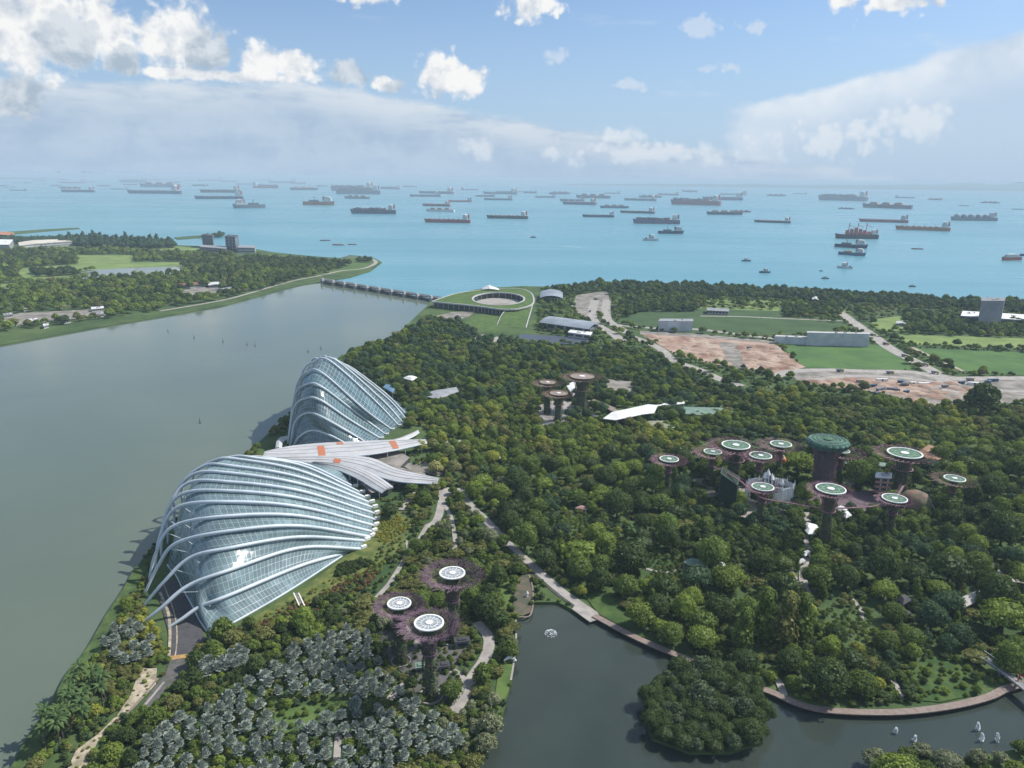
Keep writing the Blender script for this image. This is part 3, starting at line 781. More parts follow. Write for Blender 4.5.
def leaf(name, top, bot, z, parent, th=0.9, stripes=3):
    """curved roof leaf between two edge curves, with standing seams as raised strips"""
    n_ = 26
    zz = (lambda t: z(t)) if callable(z) else (lambda t: z)
    A = resample(crom([G(x, y, zz(i / (len(top) - 1))) for i, (x, y) in enumerate(top)], 8), n_)
    B = resample(crom([G(x, y, zz(i / (len(bot) - 1)) - 1.2) for i, (x, y) in enumerate(bot)], 8), n_)
    bb = MB(); rings_ = []
    for i in range(n_):
        a, b_ = A[i], B[i]; r = []
        for j in range(7):
            s = j / 6; p = a.lerp(b_, s); r.append(p + Vector((0, 0, 1.0 * math.sin(math.pi * s))))
        r += [p - Vector((0, 0, th)) for p in r[::-1]]
        rings_.append(r)
    bb.rings(rings_, 0, True, True, True)
    o = bb.build(name, M_roof, parent)
    bb = MB()
    for s in [(k + 1) / (stripes + 1) for k in range(stripes)]:
        bb.tube([A[i].lerp(B[i], s) + Vector((0, 0, math.sin(math.pi * s) + .04)) for i in range(n_)], 0.14, 4)
    bb.build_each('roof_seam', M_roofseam, o)
    bb = MB(); bb.tube([p + Vector((0, 0, -.5)) for p in B], 0.55, 6); bb.tube([p + Vector((0, 0, -.3)) for p in A], 0.35, 6)
    bb.build_each('eave', M_rib, o)
    return A, B


up_t = [(266, 451), (290, 446), (320, 443), (350, 441.5), (385, 440), (425, 439)]
up_b = [(263, 456), (290, 458), (330, 457), (366, 454.5), (396, 449.5), (427, 442.5)]
A1, B1 = leaf('roof_leaf', up_t, up_b, lambda t: 13 - 3 * t, cn)
lo_t = [(276, 458), (315, 456), (345, 455.5), (372, 458), (398, 469), (439, 478)]
lo_b = [(277, 460.5), (312, 462), (338, 463.5), (362, 470), (396, 480.5), (437, 483.5)]
A2, B2 = leaf('roof_leaf', lo_t, lo_b, lambda t: 12.5 - 4 * t, cn)
p2_t = [(316, 462.5), (338, 463.5), (356, 467), (372, 473), (384, 480), (393, 487)]
p2_b = [(310, 464), (330, 467), (345, 472), (360, 479), (372, 486.5), (382, 492)]
A3, B3 = leaf('roof_leaf', p2_t, p2_b, lambda t: 10.5 - 3 * t, cn)
leaf('roof_leaf', [(372, 442.5), (395, 439), (408, 434.5), (418, 430)], [(378, 443.5), (400, 441), (412, 436.5), (419, 432)], lambda t: 8 - 2 * t, cn, stripes=1)
leaf('roof_leaf', [(276, 448), (277, 441), (281, 437), (286, 436)], [(281, 449), (282, 442), (285, 439), (288, 438)], 9, cn, stripes=1)
def roof_panel(A, B, i0, i1, s0, s1):
    bb = MB()
    def P(i, s): return A[i].lerp(B[i], s) + Vector((0, 0, math.sin(math.pi * s) + .18))
    for i in range(i0, i1):
        for q in range(3):
            a, b_ = s0 + (s1 - s0) * q / 3, s0 + (s1 - s0) * (q + 1) / 3
            bb.quad(P(i, b_), P(i + 1, b_), P(i + 1, a), P(i, a))
    o = bb.build('orange_roof_panel', M_orange, cn)
roof_panel(A1, B1, 8, 9, .3, .95); roof_panel(A1, B1, 11, 12, .05, .25); roof_panel(A1, B1, 19, 20, .2, .95); roof_panel(A2, B2, 8, 9, .6, .97)
bb = MB(); bb.prism([G(*q, 0) for q in ((290, 466), (330, 470), (352, 482), (372, 500), (388, 498), (396, 490), (430, 489), (425, 480), (400, 474), (410, 464), (395, 455), (300, 455))], LZ, 5.0, 0, 1)
bb.build('pavilion', [mat('shaded_glass_wall', (0.05, 0.06, 0.065), 0.35, scale=0.3), M_pink], cn)
bb = MB()
for i in range(3, 25, 3):
    for Q in (B2[i], B1[i], B3[i]): bb.tube([Vector((Q.x, Q.y, LZ)), Q], 0.3, 6)
bb.build_each('column', M_rib, cn)
EXCL.append([(258, 462), (258, 436), (300, 436), (425, 426), (432, 446), (405, 455), (410, 466), (445, 474), (445, 488), (405, 490), (390, 500), (350, 490), (320, 472)])
# light-coloured garden wall and stair at the foot of the long dome
t = thing('garden_stair', 'white framed stair climbing the slope at the lower edge of the long glass dome', 'staircase')
bb = MB(); a, b_ = G(302, 606, 3), G(296, 593, 6)
for s in (-1.2, 1.2): bb.tube([a + Vector((s, 0, 0)), b_ + Vector((s, 0, 0))], 0.35, 4)
bb.build_each('side_rail', M_white, t)
bb = MB()
for k in range(9): p = a.lerp(b_, (k + .5) / 9); bb.box(p, (2.4, .5, .15))
bb.build_each('step', M_conc, t)
# ------------------------------------------------------------------ supertrees
M_rod = mat('purple_rods', (0.23, 0.135, 0.185), 0.6, scale=0.3, color2=(0.14, 0.085, 0.12))
M_rod2 = mat('maroon_rods', (0.32, 0.16, 0.20), 0.6, scale=0.3, color2=(0.20, 0.10, 0.13))
M_rod3 = mat('bronze_rods', (0.26, 0.17, 0.12), 0.6, scale=0.3, color2=(0.16, 0.11, 0.085))
M_clad = mat('vertical_garden', (0.08, 0.13, 0.055), 0.95, scale=0.5, color2=(0.07, 0.05, 0.05), bump=0.9, spec=0.1)
M_hubgreen = mat('planted_disc', (0.09, 0.19, 0.10), 0.8, scale=0.5, color2=(0.035, 0.10, 0.06))
M_hubglass = mat('disc_mesh', (0.34, 0.37, 0.39), 0.6, scale=0.5, color2=(0.26, 0.29, 0.31))


def height_at(base_px, top_y):
    """height at which a point above base_px is seen at row top_y"""
    g = G(*base_px, LZ); lo, hi = 0, 120
    for _ in range(40):
        m_ = (lo + hi) / 2
        if to_px((g.x, g.y, m_))[1] > top_y: lo = m_
        else: hi = m_
    return lo


def rod_mesh(rt, H, R, seed, fork=3, th=0.16, z0=0.58):
    """one main rod: climbs the trunk, bends out and forks into ragged twigs"""
    r_ = random.Random(seed); bb = MB()
    def prof(t):      # t 0..1 from trunk to rim
        z = H * (z0 + (1 - z0) * (1 - max(0, 1 - t) ** 3.4)); rad = rt * .95 + (R - rt) * t ** 1.5
        return rad, z
    pts = [(prof(i / 7 * .62)[0], 0, prof(i / 7 * .62)[1]) for i in range(8)]
    bb.tube(pts, th, 4, cap=False)
    for f in range(fork):
        a = (f - (fork - 1) / 2) * 0.09 + r_.uniform(-.06, .06); L = r_.uniform(0.5, 1.16); q = []
        for i in range(6):
            s = i / 5; t_ = .62 + (.38) * s * L; rad, z = prof(t_); aa = a * s + 0.02 * math.sin(5 * s + f)
            q.append((rad * math.cos(aa), rad * math.sin(aa), z + r_.uniform(-.2, .2) * s))
        bb.tube(q, [th * (1 - .35 * i / 5) for i in range(6)], 3, cap=False)
        # twigs
        for k in (2, 3, 4):
            p = Vector(q[k]); d = Vector((r_.uniform(.6, 1.6), r_.choice((-1, 1)) * r_.uniform(.9, 1.8), r_.uniform(-.1, .6))) * (R / 14)
            bb.tube([p, p + d], th * .6, 3, cap=False)
    return bb


def supertree(base_px, top_y, rx_px, hub_px, label, group, trunk_px=None, green=True, detail=2, rod=None, hubmat=None, rods=None, rim=None):
    g = G(*base_px, LZ); H = height_at(base_px, top_y) - LZ
    dist = math.hypot(g.y * math.cos(PITCH) + (CAMH - H) * math.sin(PITCH), 0)
    m_px = dist / FPX; R = rx_px * m_px; hub = hub_px * m_px; rt = (trunk_px or rx_px * .2) * m_px
    t = thing('supertree', label, 'tree sculpture', (g.x, g.y, LZ), 0, group)
    rod = rod or M_rod
    # planted trunk
    bb = MB(); n_ = 24; rr = []
    for i in range(15):
        s = i / 14; z = H * .93 * s; r = rt * .82 * (1.12 - .22 * math.sin(min(1, s * 1.6) * math.pi / 2) + (0.5 if s > .75 else 0) * (s - .75) * 4)
        rr.append([(r * (1 + .12 * noise.noise(Vector((k * .8, i * .6, base_px[0])))) * math.cos(2 * math.pi * k / n_), r * (1 + .12 * noise.noise(Vector((k * .8, i * .6, base_px[0])))) * math.sin(2 * math.pi * k / n_), z) for k in range(n_)])
    bb.rings(rr, cap1=True)
    r_ = random.Random(base_px[0])
    for k in range(500 if detail > 1 else 220):       # tufts of plants growing out of the trunk
        s = r_.random() ** 1.1 * .85; a = r_.random() * 6.283; r = rt * 1.02; z = H * s
        p = Vector((r * math.cos(a), r * math.sin(a), z)); q = Vector((math.cos(a), math.sin(a), r_.uniform(-.2, .6))) * r_.uniform(.3, .9); w_ = Vector((-math.sin(a), math.cos(a), r_.uniform(-.5, .5))) * r_.uniform(.3, .7)
        bb.quad(p - w_, p + w_, p + q + w_ * .6, p + q - w_ * .6)
    bb.build('trunk', M_clad, t)
    # rods
    if detail > 1:
        n_r = 44; base = [rod_mesh(rt, H, R, base_px[0] + i, 4, .075).build('branch', rod, t) for i in range(3)]
        for i in range(n_r):
            o = base[i] if i < 3 else base[i % 3].copy()
            if i >= 3: COL.objects.link(o); o.parent = t
            o.rotation_euler = (0, 0, 2 * math.pi * i / n_r + (i % 3) * .01)
    else:
        n_r = 30; base = [rod_mesh(rt, H, R, base_px[0] + i, 3, .085 if detail else .13).build('branch', rod, t) for i in range(3)]
        for i in range(n_r):
            o = base[i] if i < 3 else base[i % 3].copy()
            if i >= 3: COL.objects.link(o); o.parent = t
            o.rotation_euler = (0, 0, 2 * math.pi * i / n_r + (i % 3) * .01)
    bb = MB()
    for rr_, zz_ in ((R * .6, H * .99), (R * .82, H * 1.0)):
        bb.tube([(rr_ * math.cos(k * math.pi / 20), rr_ * math.sin(k * math.pi / 20), zz_) for k in range(41)], .05, 4, cap=False)
    bb.build_each('canopy_ring', rod, t)
    # hub: white rim, spokes, centre
    hz_ = H + .5
    bb = MB(); ri = hub * (.87 if detail > 1 else .91); bb.lathe([(ri, hz_), (ri, hz_ + .5), (hub, hz_ + .5), (hub, hz_), (ri, hz_)], n=36)
    hb = bb.build('hub_rim', rim or M_white, t)
    bb = MB(); bb.lathe([(0.01, hz_ + .12), (hub * .88, hz_ + .12)], n=36); bb.lathe([(0.01, hz_ - .1), (hub * .88, hz_ - .1)][::-1], n=36)
    bb.build('hub_disc', (hubmat or (M_hubgreen if green else M_hubglass)), t)
    bb = MB()
    for k in range(16 if detail > 1 else 8):
        a = k * math.pi / (8 if detail > 1 else 4); bb.tube([(hub * .22 * math.cos(a), hub * .22 * math.sin(a), hz_ + .25), (hub * .87 * math.cos(a), hub * .9 * math.sin(a), hz_ + .25)], .11 if detail > 1 else .05, 4)
    bb.tube([(hub * .55 * math.cos(k * math.pi / 12), hub * .55 * math.sin(k * math.pi / 12), hz_ + .25) for k in range(25)], .13 if detail > 1 else .06, 4, cap=False)
    bb.build_each('spoke', rim or M_white, t)
    bb = MB(); bb.lathe([(hub * .24, hz_ + .1), (hub * .24, hz_ + .6), (.01, hz_ + .8)], n=16); bb.build('hub_cap', M_white, t)
    for s in (.62,):
        bb = MB(); bb.lathe([(rt * 1.25, H * s), (rt * 1.25, H * s + .3), (rt * 1.1, H * s + .3)], n=20); bb.build('trunk_ring', rod, t)
    # curved planter kerb round the foot
    bb = MB(); bb.lathe([(rt * 2.0, 0), (rt * 2.0, .7), (rt * 1.75, .7), (rt * 1.75, 0)], n=28); bb.build('planter_kerb', M_conc, t)
    bx_, by_ = base_px; EXCL.append([to_px((g.x + rt * 1.7 * math.cos(a), g.y + rt * 1.7 * math.sin(a), 0)) for a in [k * math.pi / 4 for k in range(8)]])
    return t, g, H, R


M_brz = mat('bronze_mesh', (0.34, 0.27, 0.22), 0.6, scale=0.5, color2=(0.24, 0.18, 0.15))
GF = 'purple steel supertrees in the near garden'; GG = 'supertrees of the far grove'; GB = 'bronze supertrees beyond the domes'
supertree((401, 662), 605, 29, 12, 'smallest near purple supertree with a white wheel hub, nearest the long dome', GF, 5.2, False)
supertree((430.5, 697), 624.5, 34, 15, 'near purple supertree standing lowest on a round kerbed planter, largest white wheel hub', GF, 6.5, False)
supertree((453, 640), 574.5, 35, 13, 'near purple supertree standing farthest back, closest to the lakeside path', GF, 6.0, False)
L = [((667, 492), 460, 21, 9.5, 'small supertree standing alone at the left end of the grove', 2.6),
     ((710, 486), 452.5, 22, 9, 'slim supertree with a yellowish disc behind the green wedge tower', 2.8),
     ((732.6, 482), 446, 30, 14, 'broad supertree with a big green disc behind the green wedge tower', 8),
     ((757, 492), 456.5, 20, 11, 'supertree with pale green disc just behind the lattice castle', 2.8),
     ((777, 481), 445, 24, 10.5, 'supertree at the rear of the grove between lattice castle and tallest supertree', 2.8),
     ((759, 524), 488, 18, 11, 'supertree with dark slender trunk in front of the lattice castle', 4.2),
     ((824, 543), 490, 24, 14.5, 'tall front supertree with bright white rimmed green disc beside the white tents', 6),
     ((899, 492), 454, 33, 16.5, 'broad supertree with large white rimmed disc on the right of the grove', 8),
     ((889, 536), 499.5, 19, 12, 'front right supertree with tilted white rimmed green disc near the brown dome', 4),
     ((949, 512), 479.5, 25, 10, 'supertree with pink brown canopy at the far right end of the grove', 3.2),
     ((838, 486), 452, 26, 7, 'supertree half hidden behind the tallest supertree with a small pale disc', 2.8)]
for bp, ty, rx, hp, lab, tp in L:
    supertree(bp, ty, rx, hp, lab, GG, tp, True, 1, M_rod2 if bp[0] not in (949,) else M_rod3, rods=40)
supertree((547, 414), 383, 16, 8, 'bronze supertree on the left of the group of three beyond the canopy', GB, 4, False, 0, M_rod3, hubmat=M_brz, rim=M_brz)
supertree((558, 421), 394, 17, 9, 'bronze supertree lowest of the group of three beyond the canopy', GB, 4.5, False, 0, M_rod3, hubmat=M_brz, rim=M_brz)
supertree((581, 410), 377, 22, 12, 'bronze supertree with the widest canopy of the three beyond the canopy', GB, 6.5, False, 0, M_rod3, hubmat=M_brz, rim=M_brz)
# the tallest supertree with its bowl-shaped restaurant
bp = (822, 490); g = G(*bp, LZ); H = height_at(bp, 440) - LZ; mp = (g.y * math.cos(PITCH) + (CAMH - H) * math.sin(PITCH)) / FPX
t = thing('tall_supertree', 'tallest supertree carrying a dark green scalloped bowl on a broad grey trunk', 'tree sculpture', (g.x, g.y, LZ), 0, GG)
bb = MB(); R = 20.5 * mp; rt = 9.5 * mp
bb.rings([[(r * (1 + .05 * math.sin(5 * k)) * math.cos(k * math.pi / 14), r * (1 + .05 * math.sin(5 * k)) * math.sin(k * math.pi / 14), z) for k in range(28)] for r, z in ((rt * .8, 0), (rt * .72, H * .4), (rt * .8, H * .7), (rt, H * .85))])
bb.build('trunk', mat('grey_trunk', (0.10, 0.10, 0.11), 0.8, scale=0.4, color2=(0.05, 0.07, 0.05)), t)
bb = MB()
for i in range(40):
    a = i * math.pi / 20; q = []
    for k in range(9):
        s = k / 8; q.append(((rt * 1.05 + (R * 1.0 - rt) * s ** 7) * math.cos(a), (rt * 1.05 + (R - rt) * s ** 7) * math.sin(a), H * s * .93))
    bb.tube(q, .22, 4, cap=False)
bb.build_each('branch', M_rod, t)
bb = MB(); nsc = 18; M_ = 144
def sc_ring(r, z, amp): return [(r * (1 + amp * abs(math.sin(k * math.pi * nsc / M_))) * math.cos(2 * math.pi * k / M_), r * (1 + amp * abs(math.sin(k * math.pi * nsc / M_))) * math.sin(2 * math.pi * k / M_), z) for k in range(M_)]
bb.rings([sc_ring(R * .8, H * .86, .0), sc_ring(R * .95, H * .90, .05), sc_ring(R * .97, H * .97, .06), sc_ring(R * .90, H * 1.0, .06), sc_ring(R * .82, H * 1.0, .02)])
bb.build('bowl', mat('green_bowl', (0.05, 0.14, 0.10), 0.4, scale=0.4, color2=(0.03, 0.08, 0.06)), t)
bb = MB(); bb.lathe([(.01, H * 1.005), (R * .83, H * 1.0)], n=40); bb.build('roof_deck', M_hubgreen, t)
bb = MB()
for rr_ in (.45, .62, .84): bb.tube([(R * rr_ * math.cos(k * math.pi / 20), R * rr_ * math.sin(k * math.pi / 20), H * 1.005 + .3) for k in range(41)], .28, 4, cap=False)
for k in range(16): a = k * math.pi / 8; bb.tube([(R * .2 * math.cos(a), R * .2 * math.sin(a), H + .6), (R * .84 * math.cos(a), R * .84 * math.sin(a), H + .5)], .12, 4)
bb.build('roof_frame', mat('pale_green_steel', (0.22, 0.33, 0.28), 0.5, scale=0.3), t)
bb = MB(); bb.lathe([(R * .2, H * 1.0), (R * .2, H * 1.03), (.01, H * 1.045)], n=20); bb.build('roof_cap', M_hubgreen, t)
# skyway
t = thing('aerial_walkway', 'thin curved maroon walkway hung between the supertrees of the grove', 'footbridge')
pts = crom([G(x, y, 22) for x, y in ((714, 467), (733, 476), (748, 487), (762, 498), (790, 503), (820, 508), (850, 508), (880, 505), (896, 496), (903, 486))], 8)
bb = MB(); bb.tube(pts, .3, 6, sx=2.6); bb.build('deck', mat('maroon_deck', (0.16, 0.085, 0.095), 0.7, scale=0.3), t)
bb = MB()
for s in (-1, 1):
    q = []
    for i, p in enumerate(pts):
        d = (pts[min(i + 1, len(pts) - 1)] - pts[max(i - 1, 0)]).normalized(); q.append(p + Vector((d.y, -d.x, 0)) * s * 1.2 + Vector((0, 0, 1.2)))
    bb.tube(q, .07, 4); 
    for i in range(0, len(q), 2): bb.tube([q[i] - Vector((0, 0, 1)), q[i]], .05, 4)
bb.build('railing', M_rod2, t)
# vertical planted wedge tower
t = thing('green_wedge_tower', 'dark green planted tower with a sloping top left of the lattice castle', 'tower')
P = [G(718, 506, LZ), G(735, 511, LZ), G(737, 503, LZ), G(720, 499, LZ)]
hh = [height_at((718, 506), 475) + 1, height_at((735, 511), 485), height_at((735, 511), 485), height_at((718, 506), 475) + 1]
bb = MB(); bb.rings([[p for p in P], [Vector((p.x, p.y, h)) for p, h in zip(P, hh)]], cap1=True)
bb.build('planted_wall', mat('ivy_wall', (0.03, 0.06, 0.04), 0.95, scale=0.7, color2=(0.02, 0.035, 0.025), bump=0.8, spec=0.1), t)
bb = MB()
for i in range(4):
    a, b_ = Vector((*P[i].xy, hh[i])), Vector((*P[(i + 1) % 4].xy, hh[(i + 1) % 4])); bb.tube([a, b_], .3, 4); bb.tube([P[i], a], .2, 4)
bb.build('edge_frame', M_eave, t)
# white lattice castle
t = thing('lattice_castle', 'white see-through lattice castle with spires on the grove plaza', 'decoration')
M_lat = mat('white_lattice', (0.82, 0.82, 0.82), 0.6, scale=0.5, color2=(0.74, 0.74, 0.76))
c0 = G(769, 499, LZ)
def lattice(bb, p, q, h, arch=True):
    d = q - p; L_ = d.length; d.normalize(); nn = max(2, int(L_ / 1.3)); z0 = p.z
    for i in range(nn + 1):
        a = p + d * (L_ * i / nn); bb.box((a.x, a.y, z0 + h / 2), (.6, .6, h), math.atan2(d.y, d.x))
    for k in range(1, int(h / 1.6) + 1):
        m_ = (p + q) / 2; bb.box((m_.x, m_.y, z0 + k * 1.6), (L_, .16, .2), math.atan2(d.y, d.x))
    for i in range(nn):
        a = p + d * (L_ * (i + .1) / nn); b2 = p + d * (L_ * (i + .9) / nn)
        for k in range(int(h / 1.6)):
            bb.tube([a + Vector((0, 0, k * 1.6)), b2 + Vector((0, 0, (k + 1) * 1.6))], .2, 3); bb.tube([b2 + Vector((0, 0, k * 1.6)), a + Vector((0, 0, (k + 1) * 1.6))], .2, 3)
corners = []
NS = 10
for k in range(NS): corners.append(c0 + Vector((15.5 * math.cos(2 * math.pi * k / NS), 9 * math.sin(2 * math.pi * k / NS), 0)))
for k in range(NS):
    bb = MB(); lattice(bb, corners[k], corners[(k + 1) % NS], 10.5 + (k % 2)); bb.build('lattice_panel', M_lat, t)
    bb = MB(); c_ = corners[k]; bb.box((c_.x, c_.y, LZ + 5.5), (.7, .7, 11)); bb.lathe([(.7, 11), (.5, 12.2), (.01, 15)], (c_.x, c_.y, 0), 8); bb.build('spire', M_lat, t)
for (dx, dy, hh_) in ((-3, 3, 17), (-1, 3.5, 19), (1.5, 3, 16), (8, 2, 13)):
    bb = MB(); q = [c0 + Vector((dx + sx_, dy + sy_, 0)) for sx_, sy_ in ((-1.2, -1.2), (1.2, -1.2), (1.2, 1.2), (-1.2, 1.2))]
    for i in range(4): lattice(bb, q[i], q[(i + 1) % 4], hh_ - 4)
    bb.lathe([(1.7, hh_ - 2.6), (1.2, hh_ - 1.2), (.01, hh_ + 1.5)], (c0.x + dx, c0.y + dy, LZ - .8), 8); bb.build('turret', M_lat, t)
# orange balloon beside it
bl = G(780.5, 478, LZ); t = thing('balloon_figure', 'orange and white round balloon on a pole behind the lattice castle', 'balloon', bl)
bb = MB(); hb_ = height_at((780.5, 482), 466)
bb.lathe([(.01, hb_ - 2.6), (1.6, hb_ - 2.2), (2.5, hb_ - .8), (2.6, hb_ + .6), (1.9, hb_ + 2), (.01, hb_ + 2.6)], n=16); bb.build('balloon', mat('orange_balloon', (0.62, 0.22, 0.07), 0.5, scale=0.5), t, True)
bb = MB(); bb.lathe([(.01, hb_ + 2.2), (1.3, hb_ + 2.8), (.6, hb_ + 3.6), (.01, hb_ + 3.8)], n=12); bb.build('balloon_top', M_white, t, True)
bb = MB(); bb.tube([(0, 0, 0), (0, 0, hb_ - 2.5)], .3, 6); bb.build('pole', M_rib, t)
# ------------------------------------------------------------------ buildings and small structures
M_wallw = mat('pale_wall', (0.46, 0.46, 0.45), 0.8, scale=0.2, color2=(0.36, 0.36, 0.36))
M_wallg = mat('grey_wall', (0.22, 0.22, 0.24), 0.8, scale=0.2, color2=(0.16, 0.16, 0.18))
M_win = mat('dark_window_glass', (0.03, 0.045, 0.06), 0.15, scale=0.3)
def winband_fn(N, p, out):
    geo = N.new('ShaderNodeNewGeometry'); s = N.new('ShaderNodeSeparateXYZ', i_0=geo.outputs['Position'])
    f = N.m('LESS_THAN', N.m('FRACT', N.m('MULTIPLY', N.m('ADD', s.outputs[0], s.outputs[1]), 0.28)), 0.22)
    N.put(p.inputs['Base Color'], N.mix(f, (0.03, 0.045, 0.06), (0.4, 0.4, 0.4))); p.inputs['Roughness'].default_value = 0.25
M_winband = mat('window_strip', fn=winband_fn)
M_roofw = mat('white_roof', (0.72, 0.72, 0.70), 0.6, scale=0.15, color2=(0.58, 0.58, 0.57))
M_roofg = mat('grey_roof', (0.30, 0.31, 0.32), 0.6, scale=0.15, color2=(0.22, 0.23, 0.24))
M_roofgreen = mat('green_roof', (0.16, 0.24, 0.19), 0.7, scale=0.15, color2=(0.11, 0.17, 0.13))
M_roofdark = mat('dark_roof', (0.05, 0.05, 0.055), 0.7, scale=0.3)


def block(name, label, cat, px, h, wall, roof, floors=3, kind='flat', z0=LZ, over=0.6, group=None, excl=True, rib=True, win=True):
    """building on a footprint seen at px: walls, window bands per storey, roof with parapet or pitched panels"""
    P = [G(x, y, z0 + (0)) for x, y in px]; c_ = sum(P, Vector()) / len(P)
    area = sum(P[i].x * P[(i + 1) % len(P)].y - P[(i + 1) % len(P)].x * P[i].y for i in range(len(P)))
    if area < 0: P = P[::-1]
    t = thing(name, label, cat, (c_.x, c_.y, z0), 0, group); P = [p - Vector((c_.x, c_.y, z0)) for p in P]
    bb = MB(); bb.prism(P, -.5, h); bb.build('wall', wall, t)
    fh = h / floors
    for f in range(floors):
        bb = MB(); q = [p * (1 + .06 / max(1, p.length)) for p in P]; z0_, z1_ = fh * (f + .35), fh * (f + .78)
        bb.rings([[(p.x, p.y, z) for p in w_] for w_, z in ((P, z0_), (q, z0_), (q, z1_), (P, z1_))])
        if win: bb.build('window_band', M_winband, t)
    bb = MB()
    big = [p * (1 + over / max(1, p.length)) for p in P]
    if kind == 'flat': bb.prism(big, h, h + .5, bottom=True)
    else:
        ax = (P[1] - P[0]) if (P[1] - P[0]).length > (P[2] - P[1]).length else (P[2] - P[1]); ax.normalize(); nr = Vector((-ax.y, ax.x, 0))
        wd = max(abs(p.dot(nr)) for p in big); rise = h * (.35 if kind == 'pitched' else .5)
        la = max(p.dot(ax) for p in big); lb = min(p.dot(ax) for p in big); rows = []
        n_ = 8 if kind == 'arch' else 2
        for e in (lb, la):
            r = []
            for k in range(n_ + 1):
                s = -1 + 2 * k / n_; zz = h + (rise * (1 - s * s) if kind == 'arch' else rise * (1 - abs(s)))
                p = ax * e + nr * (s * wd); r.append(Vector((p.x, p.y, zz)))
            r += [p - Vector((0, 0, .4)) for p in r[::-1]]; rows.append(r)
        bb.rings(rows, cap0=True, cap1=True)
    ro = bb.build('roof', roof, t)
    if kind == 'flat':
        bb = MB(); r_ = random.Random(int(px[0][0] * 7 + px[0][1]))
        for k in range(3):
            q = P[0].lerp(P[2 % len(P)], r_.uniform(.25, .75)).lerp(P[1], r_.uniform(0, .3)); bb.box((q.x, q.y, h + 1.0), (r_.uniform(1.5, 3), r_.uniform(1.5, 3), 1.2))
        bb.build_each('roof_unit', M_wallw, ro)
    elif rib:
        bb = MB()
        for k in range(1, 6):
            e = lb + (la - lb) * k / 6
            q = []
            for j in range(n_ + 1):
                s = -1 + 2 * j / n_; zz = h + .12 + (rise * (1 - s * s) if kind == 'arch' else rise * (1 - abs(s))); p = ax * e + nr * (s * wd); q.append((p.x, p.y, zz))
            bb.tube(q, .12, 4)
        bb.build_each('roof_seam', roof, ro)
    if excl:
        EXCL.append([to_px(G(x, y, LZ)) for x, y in px])
    return t


# ---- barrage building with its green roof
t = thing('green_roof_building', 'low curved building under a grass roof with a round open courtyard by the sea', 'building')
HB = 11.0
outer = crom([G(x, y, HB) for x, y in ((431, 301.5), (444, 297), (458, 293), (480, 290), (500, 288.8), (520, 288.8), (530, 292), (534, 297), (533, 304), (520, 308.5), (504, 309.5), (488, 307.5), (473, 305.6), (452, 303.6), (431, 301.5))], 4)[:-1]
cc = G(498.5, 298.5, HB); ex = (G(523.5, 298.5, HB) - cc).length; ey = abs(G(498.5, 292.2, HB).y - G(498.5, 304.8, HB).y) / 2
hole = [cc + Vector((ex * math.cos(a), ey * math.sin(a), 0)) for a in [2 * math.pi * k / 48 for k in range(48)]]
bb = MB(); o2 = [Vector((p.x, p.y, 0)) for p in outer]; h2 = [Vector((p.x, p.y, 0)) for p in hole]
tri = tessellate_polygon([o2, h2]); al = o2 + h2; bb.v = [(p.x, p.y, HB) for p in al]
for q in tri:
    nrm = (al[q[1]] - al[q[0]]).cross(al[q[2]] - al[q[0]]).z; bb.f.append(tuple(q if nrm > 0 else q[::-1])); bb.mi.append(0)
bb.build('grass_roof', M_lawn, t)
bb = MB(); bb.rings([[p + Vector((0, 0, .5)), p - Vector((0, 0, 1.4)), p - Vector((0, 0, 1.4)) + (cc - p).normalized() * 2.2, p + Vector((0, 0, .5)) + (cc - p).normalized() * 2.2] for p in outer + [outer[0]]])
bb.build('roof_edge', M_wallw, t)
bb = MB(); bb.rings([[p + Vector((0, 0, .5)), p - Vector((0, 0, 1.4)), p - Vector((0, 0, 1.4)) + (p - cc).normalized() * 2.6, p + Vector((0, 0, .5)) + (p - cc).normalized() * 2.6] for p in hole + [hole[0]]])
bb.build('courtyard_rim', M_wallw, t)
bb = MB(); inn = [p + (cc - p).normalized() * 5 for p in outer]
bb.rings([[(p.x, p.y, LZ) for p in inn], [(p.x, p.y, HB - 1.2) for p in inn]]); bb.rings([[(cc.x + (p.x - cc.x) * 1.05, cc.y + (p.y - cc.y) * 1.08, z) for p in hole] for z in (LZ, HB - 1.2)])
bb.build('glass_wall', mat('shaded_glass_wall', (0.05, 0.06, 0.065)), t)
bb = MB()
for i in range(0, len(outer)): p = outer[i] + (cc - outer[i]).normalized() * 3; bb.box((p.x, p.y, (HB + LZ) / 2), (.7, .7, HB - LZ - 1))
for i in range(0, 48, 2): p = hole[i]; bb.box((p.x + (p.x - cc.x) * .02, p.y, (HB + LZ) / 2), (.8, .8, HB - LZ - 1))
bb.build_each('column', M_wallw, t)
bb = MB(); bb.v = [(p.x, p.y, LZ + .4) for p in hole]; bb.f = [tuple(range(48))]; bb.mi = [0]; bb.build('courtyard_floor', M_conc, t)
bb = MB(); bb.lathe([(ey * .35, LZ + .5), (ey * .35, LZ + .9), (.01, LZ + .9)], (cc.x + 6, cc.y - ey * .3, 0), 24); bb.build('fountain_basin', M_wood, t)
